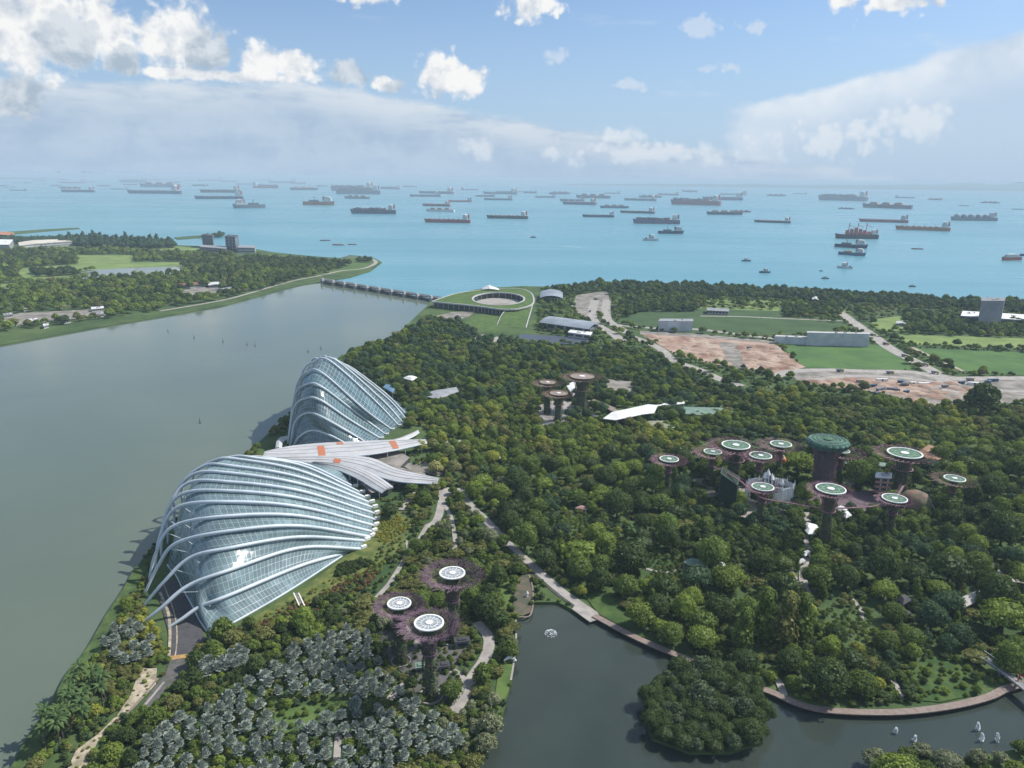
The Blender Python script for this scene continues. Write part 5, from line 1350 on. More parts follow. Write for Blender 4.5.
S = [  # x, y (waterline), width px, hull, kind, label, bridge side (+1 right)
 (154, 193.5, 47, 'navy', 'tanker', 'long dark blue tanker with white bridge, largest ship on the far left', 1),
 (219, 198.8, 42, 'navy', 'tanker', 'dark blue tanker with white bridge, lower of two close ones, left', 1),
 (220, 192.5, 35, 'black', 'bulk', 'dark ship just above the dark blue tanker with white bridge', 1),
 (78, 192, 26, 'navy', 'bulk', 'dark ship on the far left with a small pink ship above it', 1),
 (70, 188.5, 17, 'red', 'barge', 'small pinkish barge just above a dark ship on the far left', 1),
 (18, 190.5, 13, 'grey', 'tanker', 'small grey tanker lying lowest at the far left edge', 1),
 (120, 189.5, 16, 'grey', 'tanker', 'small grey tanker left of the largest dark tanker', 1),
 (249, 208, 30, 'grey', 'offshore', 'grey ship with tall white cabins and low stern, nearest ship left of centre', 1),
 (319, 205, 30, 'orange', 'offshore', 'rust orange ship with a central cabin left of the big navy ship', -1),
 (373, 213.5, 44, 'navy', 'container', 'big navy blue flat sided ship, lowest in the centre left', 1),
 (352, 191, 42, 'grey', 'container', 'grey container ship behind another one, upper of the stacked pair at centre left', 1),
 (358, 194, 42, 'grey', 'container', 'grey container ship with white bridge, lower of the stacked pair at centre left', 1),
 (357, 198.5, 26, 'grey', 'barge', 'thin grey barge under the stacked pair of container ships', 1),
 (436, 193.5, 36, 'purple', 'tanker', 'purple grey tanker with white bridge, topmost of the central stack', 1),
 (425, 196.5, 30, 'purple', 'tanker', 'purple grey tanker second from the top of the central stack of ships', 1),
 (459, 201.8, 25, 'red', 'tanker', 'pale red ship poking out right of the central stack of ships', 1),
 (436, 206, 29, 'maroon', 'bulk', 'plum red ship above the white and blue one in the central stack', 1),
 (440, 211.5, 30, 'white', 'barge', 'white and blue low ship in the central stack just above the maroon one', 1),
 (447, 222.5, 46, 'maroon', 'bulk', 'big maroon ship lowest in the central stack', 1),
 (507, 218.5, 41, 'black', 'bulk', 'dark ship with deck cranes right of the big maroon ship', 1),
 (500, 194, 34, 'grey', 'tanker', 'far grey ship above the dark ship with deck cranes', 1),
 (498, 200, 28, 'grey', 'tanker', 'thin grey ship directly above the dark ship with deck cranes', 1),
 (545, 197.5, 21, 'grey', 'tanker', 'short far grey ship right of the picture centre', 1),
 (572, 201, 24, 'purple', 'bulk', 'purple grey ship, upper of two overlapping at centre right', 1),
 (579, 204.5, 35, 'purple', 'bulk', 'purple grey ship, lower of two overlapping at centre right', 1),
 (593, 198, 34, 'grey', 'barge', 'very thin far grey ship above the overlapping purple grey pair', 1),
 (598, 217, 31, 'navy', 'bulk', 'dark blue ship below the overlapping purple grey pair', 1),
 (614, 208, 28, 'blue', 'barge', 'very low blue ship left of the dark ship with white bridge', 1),
 (637, 213, 34, 'black', 'tanker', 'dark ship with white bridge just above the long purple container ship', 1),
 (656, 223.5, 45, 'purple', 'container', 'long purple container ship, nearest big one right of centre', 1),
 (640, 200.5, 32, 'grey', 'tanker', 'thin far grey ship left of the long brown red ship', 1),
 (650, 197.5, 22, 'grey', 'barge', 'tiny far grey ship above a thin grey ship right of centre', 1),
 (695, 204.8, 48, 'maroon', 'container', 'long brown red far ship right of centre', 1),
 (722, 200, 38, 'purple', 'bulk', 'purple far ship just above and right of the long brown red one', 1),
 (733, 195, 25, 'white', 'tanker', 'pale far ship topmost right of centre', 1),
 (724, 214.5, 34, 'navy', 'barge', 'very low dark ship below the long brown red far one', 1),
 (741, 212, 18, 'red', 'barge', 'short reddish low ship touching a very low dark one', 1),
 (772, 222.5, 33, 'black', 'tanker', 'dark tanker alone right of the long purple container ship', 1),
 (671, 233.5, 25, 'navy', 'offshore', 'dark blue supply ship with low long stern below the purple container ship', -1),
 (651, 240.5, 16, 'white', 'tug', 'white tugboat below the dark blue supply ship', -1),
 (842, 200.5, 43, 'grey', 'container', 'large grey container ship far out at the right', 1),
 (886, 208, 43, 'black', 'barge', 'very thin long dark ship right of the large grey container ship', 1),
 (883, 222, 40, 'maroon', 'tanker', 'dark red ship with a tall white bridge at the right', 1),
 (922, 230, 43, 'orange', 'bulk', 'orange brown ship with small cranes at the right', 1),
 (973, 220.5, 37, 'grey', 'lng', 'grey gas carrier with a row of domed tanks at the right', 1),
 (856, 238.5, 38, 'black', 'rigship', 'white ship crowded with red deck modules and derricks', 1),
 (851, 247.5, 28, 'navy', 'offshore', 'dark ship with red and white cabins between the rig ship and the yellow one', -1),
 (852, 255, 24, 'blue', 'offshore', 'blue ship loaded with yellow gear, lowest of the three close together', -1),
 (845, 268, 14, 'white', 'tug', 'small pale workboat under the three close ships', 1),
 (825, 278.5, 7, 'black', 'tug', 'tiny dark boat near the shore, right of a tinier one', 1),
 (821, 271, 3.5, 'black', 'tug', 'tiniest dark boat left of the pale workboat', 1),
 (917, 249, 10, 'black', 'barge', 'tiny dark barge right of the three close ships', 1),
 (912, 286.5, 6, 'black', 'tug', 'tiny dark boat just off the shoreline trees on the right', 1),
 (765, 272.5, 11, 'navy', 'tug', 'small dark boat near the shore right of centre', -1),
 (746, 261, 9, 'navy', 'tug', 'small dark boat alone above and left of another one near the shore', 1),
 (533, 237.5, 6, 'black', 'tug', 'tiny dark boat alone below the dark ship with deck cranes', 1),
 (964, 206, 8, 'grey', 'barge', 'tiny far grey ship above the gas carrier', 1),
 (846, 209, 14, 'grey', 'barge', 'tiny thin ship below the large grey container ship', 1),
 (1020, 209.5, 12, 'grey', 'tanker', 'small grey ship cut by the right edge', 1),
 (325, 240.5, 10, 'black', 'barge', 'leftmost of the small dark barges off the peninsula tip', 1),
 (338, 245, 12, 'black', 'barge', 'middle and lowest of the small dark barges off the peninsula tip', 1),
 (352, 244.5, 9, 'black', 'barge', 'rightmost of the small dark barges off the peninsula tip', 1)]
for s in S: ship(*s[:6], bridge=s[6])
g = G(1012, 260, 0); ship(1011, 260, 20, 'red', 'ferry', 'white ship seen end on with a red hull at the right edge', 1, rz=math.atan2(g.y, g.x) - .75)
far = [(29, 176, 14), (15, 182.5, 6), (27, 183, 6), (46, 178, 9), (62, 176, 10), (74, 175, 18), (85, 177, 14), (90, 182, 8), (72, 183, 20), (130, 178, 18), (133, 182.5, 22), (160, 187, 36), (165, 180, 20), (130, 185, 12), (200, 186, 14),
       (230, 182, 16), (246, 184.5, 18), (282, 183, 24), (266, 188, 24), (304, 190, 27), (505, 192, 18), (519, 192, 8), (8, 178, 8), (40, 173.5, 10), (110, 176.5, 9), (180, 178.5, 12), (3, 186, 7), (56, 186, 9), (20, 174.5, 12), (52, 174, 14), (96, 174.5, 12), (118, 178, 10), (146, 176, 16), (152, 180.5, 18), (174, 183, 12), (190, 181, 10), (214, 179, 14), (262, 180.5, 16), (298, 184, 14), (322, 186.5, 12), (10, 187.5, 8), (40, 181, 10), (62, 180, 8), (104, 186, 10), (210, 181, 22), (340, 187, 18), (390, 189, 20), (410, 187, 14), (470, 190, 18), (485, 196.5, 20), (530, 193, 14), (560, 194, 22), (612, 193.5, 16), (668, 195, 20), (690, 192, 14), (776, 196, 18), (800, 194, 12), (905, 198, 16), (935, 200, 12), (990, 203, 14)]
for k, (x, y, w_) in enumerate(far):
    ship(x, y, w_, ('grey', 'purple', 'navy', 'red', 'black')[k % 5], ('tanker', 'bulk', 'container', 'barge')[k % 4], 'faint hazy ship among the many near the horizon far out at sea', 1 if k % 3 else -1, group='faint ships near the horizon')
# white wakes left on the water
M_foam = mat('wake_foam', (0.55, 0.62, 0.64), 0.8, scale=0.05, color2=(0.2, 0.35, 0.38))
for px in ([(558, 245.5), (575, 247.2), (598, 249.3)], [(868, 241.0), (905, 243.4), (945, 244.6)], [(545, 203.5), (552, 204), (558, 204.2)]):
    pts = crom([G(x, y, -.3) for x, y in px], 6); bb = MB()
    bb.rings([[p + Vector((0, 6 * math.sin(math.pi * (i + .5) / len(pts)), 0)), p - Vector((0, 6 * math.sin(math.pi * (i + .5) / len(pts)), 0))] for i, p in enumerate(pts)], close=False)
    o = bb.build('boat_wake', M_foam); tag(o, None, None, None, 'stuff')
# channel marker posts in the reservoir
for k, (x, y) in enumerate(((168, 332), (194, 338), (223, 342), (255, 346), (308, 352), (200, 423), (321, 349), (247, 345))):
    g = G(x, y, 0); t = thing('marker_buoy', 'slim dark marker post standing in the calm reservoir', 'buoy', (g.x, g.y, 0), 0, 'marker posts in the reservoir')
    bb = MB(); bb.lathe([(.9, -.3), (.9, .5), (.25, .8), (.2, 4.2), (.01, 4.5)], n=8); bb.build('float', M_roofdark, t)
# vehicles on the site roads and the embankment
def truck():
    t = thing('dump_truck', 'small truck on the dusty site roads', 'truck', (0, 0, 0), 0, 'trucks on the dusty site roads')
    bb = MB(); bb.box((2.6, 0, 1.9), (2, 2.4, 2.4), taper=.9); bb.build('cab', paint('hull_yellow', HULL['yellow']), t)
    bb = MB(); bb.box((-1.2, 0, 2.1), (5.2, 2.6, 1.8), taper=1.1); bb.build('cargo_bed', paint('hull_grey', HULL['grey']), t)
    for x in (-2.6, -.8, 2.6):
        for y in (-1.2, 1.2):
            bb = MB(); bb.rings([[(x + .6 * math.cos(k * .7854), y - .2, .6 + .6 * math.sin(k * .7854)) for k in range(8)], [(x + .6 * math.cos(k * .7854), y + .2, .6 + .6 * math.sin(k * .7854)) for k in range(8)]], cap0=True, cap1=True); bb.build('wheel', M_roofdark, t)
    return t
tp = truck()
for k, (x, y, r) in enumerate(((596, 300, .3), (590, 312, 1.4), (603, 321, 2), (873, 336, -.8), (886, 345, -.8), (905, 357, -.7), (925, 366, -.7), (935, 374, -.5), (840, 372, 0), (890, 374, 0), (970, 381, 0), (860, 383, .2), (905, 386, .1), (945, 388, .3), (750, 349, .5), (738, 336, 0), (990, 392, .2), (878, 395, .4))):
    o = tp
    if k:
        o = tp.copy(); COL.objects.link(o)
        for ch in list(tp.children): c2 = ch.copy(); COL.objects.link(c2); c2.parent = o
    g = G(x, y, LZ); o.location = (g.x, g.y, LZ + 1.1 if False else LZ + .3); o.rotation_euler = (0, 0, r)
# site containers / cabins on the rubble ground
r_ = random.Random(4)
for k in range(18):
    x, y = r_.uniform(870, 1000), r_.uniform(381, 402); g = G(x, y, LZ)
    t = thing('site_container', ('blue grey', 'white', 'rusty brown', 'grey')[k % 4] + ' shipping container on the rubble ground right of the pitch', 'container', (g.x, g.y, LZ), r_.uniform(-.6, .6), 'containers on the rubble ground: ' + ('blue grey', 'white', 'rusty brown', 'grey')[k % 4])
    bb = MB(); bb.box((0, 0, 1.6), (r_.choice((6, 12)), 2.6, 2.8)); bb.build('body', (paint('hull_blue', HULL['blue']), M_ss, paint('hull_brown', HULL['brown']), paint('hull_grey', HULL['grey']))[k % 4], t)
    bb = MB(); bb.box((0, -1.34, 1.5), (1.6, .08, 2.2)); bb.build('door', M_roofdark, t)
# ------------------------------------------------------------------ vegetation
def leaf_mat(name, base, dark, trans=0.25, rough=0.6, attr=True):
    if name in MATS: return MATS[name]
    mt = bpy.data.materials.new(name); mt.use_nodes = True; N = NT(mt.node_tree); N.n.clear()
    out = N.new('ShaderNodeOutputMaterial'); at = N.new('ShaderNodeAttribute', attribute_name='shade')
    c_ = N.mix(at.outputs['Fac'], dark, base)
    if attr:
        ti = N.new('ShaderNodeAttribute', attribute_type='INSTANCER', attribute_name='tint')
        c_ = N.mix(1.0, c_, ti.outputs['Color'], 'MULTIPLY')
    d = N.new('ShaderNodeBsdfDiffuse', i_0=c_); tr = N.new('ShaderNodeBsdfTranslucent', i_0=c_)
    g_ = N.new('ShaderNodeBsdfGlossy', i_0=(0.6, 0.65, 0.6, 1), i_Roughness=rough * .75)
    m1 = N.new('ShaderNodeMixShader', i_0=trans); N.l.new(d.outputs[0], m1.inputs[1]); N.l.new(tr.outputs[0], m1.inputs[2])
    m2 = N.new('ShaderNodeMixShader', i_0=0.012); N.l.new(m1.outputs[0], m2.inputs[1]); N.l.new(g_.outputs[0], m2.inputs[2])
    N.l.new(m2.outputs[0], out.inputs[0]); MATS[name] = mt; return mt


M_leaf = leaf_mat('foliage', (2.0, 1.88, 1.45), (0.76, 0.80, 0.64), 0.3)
M_silver = leaf_mat('silver_fronds', (0.36, 0.40, 0.36), (0.15, 0.19, 0.15), 0.1, attr=False)
M_palm = leaf_mat('palm_fronds', (0.10, 0.15, 0.05), (0.04, 0.08, 0.03), 0.2, attr=False)
M_bark = mat('bark', (0.13, 0.10, 0.08), 0.95, scale=1.0, color2=(0.07, 0.055, 0.045))
HID = bpy.data.collections.new('tree_sources')


def crown_bb(seed, n_lobes, n_leaf, squash=0.75, leafsize=0.085, style='round'):
    """foliage of radius 1 (base at z 0.1): many leaf clumps over uneven lobes with gaps between them"""
    r_ = random.Random(seed); bb = MB(); bb.col = []; lobes = []
    for k in range(n_lobes):
        if style == 'column': h = (k + .5) / n_lobes; a = r_.random() * 6.283; rad = .28 * r_.random(); lobes.append((Vector((rad * math.cos(a), rad * math.sin(a), .35 + h * 1.9)), .42 * (1 - .55 * h) + .08))
        elif style == 'flat': a = k * 2.4; rad = .78 * math.sqrt((k + .3) / n_lobes); lobes.append((Vector((rad * math.cos(a), rad * math.sin(a), .75 + r_.uniform(-.08, .12) - .22 * rad)), r_.uniform(.26, .38)))
        else:
            a = k * 2.4 + r_.uniform(-.3, .3); u = (k + .5) / n_lobes; rad = .62 * math.sqrt(u) * r_.uniform(.8, 1.1); z = .55 + (.62 - .55 * u) * squash * 1.1 + r_.uniform(-.1, .1)
            lobes.append((Vector((rad * math.cos(a), rad * math.sin(a), z)), r_.uniform(.27, .44)))
    # inner mass of each lobe
    ico = [Vector(v) for v in ((0, 0, 1), (.894, 0, .447), (.276, .851, .447), (-.724, .526, .447), (-.724, -.526, .447), (.276, -.851, .447), (.724, .526, -.447), (-.276, .851, -.447), (-.894, 0, -.447), (-.276, -.851, -.447), (.724, -.526, -.447), (0, 0, -1))]
    icf = [(0, 1, 2), (0, 2, 3), (0, 3, 4), (0, 4, 5), (0, 5, 1), (1, 6, 2), (2, 7, 3), (3, 8, 4), (4, 9, 5), (5, 10, 1), (6, 7, 2), (7, 8, 3), (8, 9, 4), (9, 10, 5), (10, 6, 1), (11, 7, 6), (11, 8, 7), (11, 9, 8), (11, 10, 9), (11, 6, 10)]
    for c_, rr in lobes:
        b0 = len(bb.v); bb.v += [c_ + Vector((v.x, v.y, v.z * squash)) * rr * r_.uniform(.7, .9) for v in ico]
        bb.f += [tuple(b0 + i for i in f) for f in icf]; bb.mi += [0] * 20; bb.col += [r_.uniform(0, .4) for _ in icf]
    tot = sum(rr * rr for _, rr in lobes); cen = Vector((0, 0, .55))
    for c_, rr in lobes:
        lob = r_.uniform(.25, .75)
        for q in range(int(n_leaf * rr * rr / tot)):
            z = r_.uniform(-.45, 1); a = r_.random() * 6.283; s = math.sqrt(1 - z * z); nrm = Vector((s * math.cos(a), s * math.sin(a), z))
            p = c_ + Vector((nrm.x, nrm.y, nrm.z * squash)) * rr * r_.uniform(.88, 1.16)
            if any((p - c2).length < r2 * .72 for c2, r2 in lobes): continue
            nn = (nrm + Vector((r_.uniform(-.75, .75), r_.uniform(-.75, .75), r_.uniform(-.3, .7)))).normalized()
            u = nn.orthogonal().normalized(); u = (Matrix.Rotation(r_.random() * 6.283, 3, nn) @ u); w_ = nn.cross(u); sz = leafsize * r_.uniform(.55, 1.3)
            up = nn * sz * r_.uniform(.1, .4)
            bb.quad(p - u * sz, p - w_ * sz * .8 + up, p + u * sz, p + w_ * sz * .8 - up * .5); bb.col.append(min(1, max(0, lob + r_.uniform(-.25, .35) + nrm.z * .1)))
    return bb


def trunk_bb(seed, h=0.55, r0=0.05):
    r_ = random.Random(seed); bb = MB(); bb.tube([(0, 0, -.05), (.01, .01, h * .5), (0, 0, h)], [r0 * 1.3, r0, r0 * .7], 6)
    for k in range(5):
        a = k * 1.26 + r_.random(); bb.tube([(0, 0, h * .75), (.18 * math.cos(a), .18 * math.sin(a), h + .12), (.4 * math.cos(a), .4 * math.sin(a), h + .25)], [r0 * .6, r0 * .4, r0 * .2], 4)
    return bb


def fan_palm_bb(seed):
    """silver fan palm: stiff round fans radiating from a short trunk; unit = metres"""
    r_ = random.Random(seed); bb = MB(); bb.col = []
    n_ = 64
    for k in range(n_):
        a = k * 2.39996; el_ = RAD(86 - 100 * (k / n_) ** .8 + r_.uniform(-8, 8)); d = Vector((math.cos(a) * math.cos(el_), math.sin(a) * math.cos(el_), math.sin(el_)))
        L_ = r_.uniform(1.3, 2.5); c_ = Vector((0, 0, 3.0)) + d * L_; side = d.cross(Vector((0, 0, 1))); side = side.normalized() if side.length > .05 else Vector((1, 0, 0)); nrm = side.cross(d).normalized()
        R_ = r_.uniform(.42, .62); ns = 9; sh = r_.uniform(.1, 1)
        b0 = len(bb.v); bb.v.append(c_ - d * .25)
        for j in range(ns + 1):
            t_ = -2.3 + 4.6 * j / ns; q = c_ + (d * math.cos(t_) + side * math.sin(t_)) * R_ - nrm * (.18 * R_ * (abs(t_) / 2.3)) + nrm * (.1 if j % 2 else -.1); q = c_ + (q - c_) * (1.12 if j % 2 else .72)
            bb.v.append(q)
        for j in range(ns): bb.f.append((b0, b0 + 1 + j, b0 + 2 + j)); bb.mi.append(0); bb.col.append(min(1, sh + (.2 if j % 2 else -.2)))
        bb.quad(Vector((0, 0, 3)), Vector((0, 0, 3)) + side * .08, c_ - d * .2 + side * .05, c_ - d * .2); bb.col.append(.5)
    return bb


def coco_bb(seed, H):
    r_ = random.Random(seed); bb = MB(); bb.col = []
    for k in range(20):
        a = k * 2.39996; e0 = RAD(70 - 85 * k / 20 + r_.uniform(-8, 8)); L_ = r_.uniform(3.6, 4.6); p = Vector((0, 0, H)); e = e0; pts = [p.copy()]
        for s in range(6):
            d = Vector((math.cos(a) * math.cos(e), math.sin(a) * math.cos(e), math.sin(e))); p = p + d * L_ / 6; e -= RAD(17); pts.append(p.copy())
        side = Vector((-math.sin(a), math.cos(a), 0)); sh = r_.uniform(.2, 1)
        for s in range(6):
            w0 = (.1, .5, .6, .58, .48, .32, .04)[s]; w1 = (.1, .5, .6, .58, .48, .32, .04)[s + 1]
            for sg in (-1, 1):
                bb.quad(pts[s], pts[s + 1], pts[s + 1] + side * sg * w1 - Vector((0, 0, w1 * .45)), pts[s] + side * sg * w0 - Vector((0, 0, w0 * .45))); bb.col.append(min(1, max(0, sh + sg * .12)))
    return bb


CR = []    # (name, crown mesh, trunk mesh, height factor)
def mk(name, bb, mats):
    o = bb.build(name, mats); COL.objects.unlink(o); return o.data
specs = [('round', 11, 1100, .8), ('round', 14, 1200, .7), ('round', 9, 1000, .95), ('round', 17, 1300, .65), ('flat', 15, 1100, .6), ('round', 12, 1100, .85), ('flat', 19, 1200, .5), ('column', 10, 900, 1.0), ('round', 26, 3200, .8), ('round', 30, 3400, .65), ('round', 22, 3000, .95)]
for k, (st, nl, nf, sq) in enumerate(specs):
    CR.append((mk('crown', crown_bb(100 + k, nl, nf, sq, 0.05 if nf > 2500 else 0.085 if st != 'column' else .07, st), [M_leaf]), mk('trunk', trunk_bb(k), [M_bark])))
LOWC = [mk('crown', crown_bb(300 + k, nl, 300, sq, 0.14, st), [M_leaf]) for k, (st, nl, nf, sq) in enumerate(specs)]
for k in range(11):
    for coll_, me in ((0, CR[k][0]), (1, LOWC[k])):
        o = bpy.data.objects.new('tree_source_%s%02d' % ('ab'[coll_], k), me); HID.objects.link(o)
FP = [mk('fan_fronds', fan_palm_bb(k), [M_silver]) for k in range(4)]
tb = MB(); tb.tube([(0, 0, -.2), (0, 0, 3.0)], [.32, .24], 7); FPT = mk('trunk', tb, [M_bark])
CP = []
for k in range(3):
    H = 8 + k * 1.5; tb = MB(); tb.tube([(0, 0, -.2), (.3, .1, H * .5), (0, 0, H)], [.25, .18, .15], 6); CP.append((mk('fronds', coco_bb(k, H), [M_palm]), mk('trunk', tb, [M_bark])))

# tints
DG = (0.046, 0.072, 0.028); MG = (0.082, 0.122, 0.034); LG = (0.130, 0.178, 0.042); YG = (0.19, 0.21, 0.05); OL = (0.125, 0.135, 0.055); BG = (0.050, 0.086, 0.052); GY = (0.15, 0.17, 0.12); BR = (0.14, 0.09, 0.06)
TNAME = {DG: 'dark green', MG: 'mid green', LG: 'light green', YG: 'yellow green', OL: 'olive', BG: 'blue green', GY: 'pale grey green', BR: 'brownish'}
EBOX = [(min(p[0] for p in e), min(p[1] for p in e), max(p[0] for p in e), max(p[1] for p in e), e) for e in EXCL]


def blocked(x, y):
    for x0, y0, x1, y1, e in EBOX:
        if x0 <= x <= x1 and y0 <= y <= y1 and inpoly(x, y, e): return True
    return False


GRID = {}
PLANTS = []   # (pos, radius, kind, variant, tint, region)
def plant_zone(poly, n_try, rmin, rmax, kinds, region, land=None, cell=8.0, packing=0.78, seed=1, z=LZ, excl=True, rbias=1.6):
    """dart throwing inside the ground area outlined at px; kinds = [(weight, kind, variants, tint)]"""
    r_ = random.Random(seed); P = [G(x, y, z) for x, y in poly]
    x0, x1 = min(p.x for p in P), max(p.x for p in P); y0, y1 = min(p.y for p in P), max(p.y for p in P); W_ = [k[0] for k in kinds]
    wp = [(p.x, p.y) for p in P]; n_ok = 0
    for _ in range(n_try):
        x, y = r_.uniform(x0, x1), r_.uniform(y0, y1)
        if not inpoly(x, y, wp): continue
        r = rmin + (rmax - rmin) * r_.random() ** rbias
        gx, gy = int(x // 12), int(y // 12); bad = False
        for i in range(gx - 1, gx + 2):
            for j in range(gy - 1, gy + 2):
                for (qx, qy, qr) in GRID.get((i, j), ()):
                    if (qx - x) ** 2 + (qy - y) ** 2 < (packing * (qr + r) * (1 if 1 else 1)) ** 2: bad = True; break
                if bad: break
            if bad: break
        if bad: continue
        px_, py_ = to_px((x, y, LZ))
        if excl and blocked(px_, py_): continue
        if land and not inpoly(px_, py_, land): continue
        k = r_.choices(kinds, W_)[0]
        if len(kinds) > 2 and kinds[0][1] == 'tree' and r_.random() < .62: k = kinds[int((noise.noise(Vector((x * .022, y * .022, 7 + seed))) * .75 + .5) * len(kinds)) % len(kinds)]
        if k[0] < .5 and r_.random() < .8: k = kinds[0]
        GRID.setdefault((gx, gy), []).append((x, y, r))
        PLANTS.append([Vector((x, y, z)), r, k[1], (r_.choice((8, 9, 10)) if r > 5.2 and k[1] == 'tree' and k[2] is RV or r > 5.2 and k[2] is AV else r_.choice(k[2])), k[3], region, r_.random()])
        n_ok += 1
    return n_ok


RV = [0, 1, 2, 3, 5]; FV = [4, 6]; AV = [0, 1, 2, 3, 4, 5, 6]
T = 'tree'
PALMS = [(140, 790), (146, 748), (170, 730), (198, 712), (222, 706), (245, 690), (262, 680), (290, 656), (318, 645), (344, 634), (366, 638), (376, 664), (392, 690), (392, 790)]
# silver fan palms
plant_zone([(198, 674), (206, 668), (240, 657), (248, 660), (243, 668), (210, 681)], 700, 2.2, 2.5, [(1, 'fan', [0, 1, 2, 3], None)], 'in the short row below the long glass dome', packing=.62, seed=11)
plant_zone(PALMS, 9000, 1.7, 3.0, [(10, 'fan', [0, 1, 2, 3], None), (1, T, RV, LG), (1, T, RV, MG)], 'in the dense grove at the lower left', packing=.93, seed=12)
plant_zone([(386, 690), (400, 700), (425, 715), (452, 735), (470, 768), (380, 768)], 160, 2.2, 2.6, [(1, 'fan', [0, 1, 2, 3], None)], 'below the near supertrees', packing=.9, seed=13)
plant_zone([(100, 640), (120, 628), (148, 634), (160, 650), (142, 668), (118, 672)], 90, 2.2, 2.6, [(1, 'fan', [0, 1], None)], 'beside the river left of the service road', packing=.9, seed=14)
plant_zone([(140, 668), (160, 668), (160, 684), (132, 712), (100, 745), (84, 772), (62, 772), (76, 748), (118, 714)], 130, .5, 1.2, [(1, T, RV, OL), (1, T, RV, LG)], 'low bush on the sandy path', packing=1.2, seed=19, excl=False)
# coconut palms
plant_zone([(30, 748), (50, 716), (66, 694), (96, 686), (112, 700), (84, 730), (60, 752), (42, 762)], 130, 3.0, 3.4, [(1, 'coco', [0, 1, 2], None)], 'on the river bank at the lower left', packing=.62, seed=15)
# island
plant_zone(ISLAND, 4000, 3.4, 6.4, [(3, T, [8, 9, 10], DG), (1, T, [10, 0], (0.055, 0.08, 0.05))], 'on the small island in the lake', packing=.5, seed=16, excl=False)
# bottom right corner trees
plant_zone(SOUTH, 900, 3.2, 6.0, [(2, T, RV, LG), (2, T, RV, MG), (1, T, RV, GY)], 'at the bottom right edge', packing=.7, seed=17)
# big single trees
def single(x, y, r, v, tint, region, z=LZ): g = G(x, y, z); PLANTS.append([g, r, T, v, tint, region, .5]); GRID.setdefault((int(g.x // 12), int(g.y // 12)), []).append((g.x, g.y, r * .9))
single(893, 792, 9, 8, LG, 'rounded, largest at the bottom edge right of the lake'); single(980, 413, 17, 2, DG, 'standing alone by the construction road at the right edge'); single(986, 404, 12, 5, BG, 'behind the lone dark tree at the right edge')
single(762, 640, 10, 7, MG, 'tall feathery, above the island'); single(784, 644, 10, 7, OL, 'tall feathery, above the boardwalk right of the island'); single(742, 650, 8, 7, MG, 'tall feathery, close above the island')
single(800, 640, 9, 7, MG, 'tall feathery, between lake and forest right of the island'); single(782, 598, 9.5, 3, DG, 'broad and dark in the forest above the island'); single(700, 633, 8, 3, MG, 'dense and round above the boardwalk, left of the island')
single(600, 590, 8, 1, DG, 'round and dark behind the bright lawn'); single(664, 600, 8.5, 3, DG, 'round and dark left of the green roofed pavilion'); single(421, 452, 6.0, 0, (0.26, 0.27, 0.09), 'bright yellow green beside the tip of the winged canopy')
single(433, 450, 6, 0, (0.17, 0.19, 0.08), 'pale round right of the winged canopy'); single(436, 474, 6.2, 0, (0.30, 0.30, 0.15), 'pale cream tree at the right tip of the winged canopy'); single(454, 474, 6.5, 1, (0.17, 0.18, 0.09), 'olive, right of the pale cream tree'); single(448, 456, 6.5, 1, (0.16, 0.19, 0.08), 'olive, above the plaza right of the winged canopy'); single(464, 456, 6.5, 3, OL, 'olive, second above the plaza right of the winged canopy'); single(472, 478, 6, 8, OL, 'olive, right of the plaza')
single(223, 640, 6.5, 2, MG, 'rounded, at the lower tip of the long glass dome'); single(213, 656, 5, 1, MG, 'rounded, just below the lower tip of the long glass dome'); single(390, 518, 6, 3, DG, 'dark and round right of the long glass dome'); single(424, 506, 6.5, 1, MG, 'mid green beside the path fork')
single(484, 617, 8, 1, DG, 'dark, right of the rear near supertree'); single(498, 628, 6.5, 3, DG, 'dark, at the lake side of the curved path'); single(490, 600, 5.5, 0, DG, 'dark, behind the rear near supertree')
# west bank mix
plant_zone([(84, 660), (112, 615), (128, 592), (160, 640), (168, 660), (140, 670), (128, 700), (112, 716), (96, 726), (66, 740), (40, 768), (10, 790), (60, 700)], 2600, 1.4, 3.6, [(2, T, RV, MG), (2, T, RV, LG), (1, T, RV, OL), (1, T, RV, YG)], 'on the river bank beside the service road', packing=.62, seed=20)
plant_zone([(128, 592), (140, 566), (156, 596), (168, 632), (150, 640), (118, 616)], 900, .9, 1.8, [(2, T, RV, YG), (1, T, RV, OL), (1, T, RV, BR)], 'low shrub at the feet of the long dome arches', packing=.62, seed=21)
plant_zone([(176, 700), (194, 662), (206, 645), (240, 632), (290, 604), (330, 596), (346, 630), (300, 650), (250, 690), (200, 720), (160, 750), (120, 800), (84, 800), (110, 745), (140, 715)], 5200, 1.6, 6.2, [(2, T, RV, MG), (2, T, RV, DG), (2, T, RV, LG), (1, T, RV, OL)], 'between the long dome and the silver palms', packing=.62, seed=22)
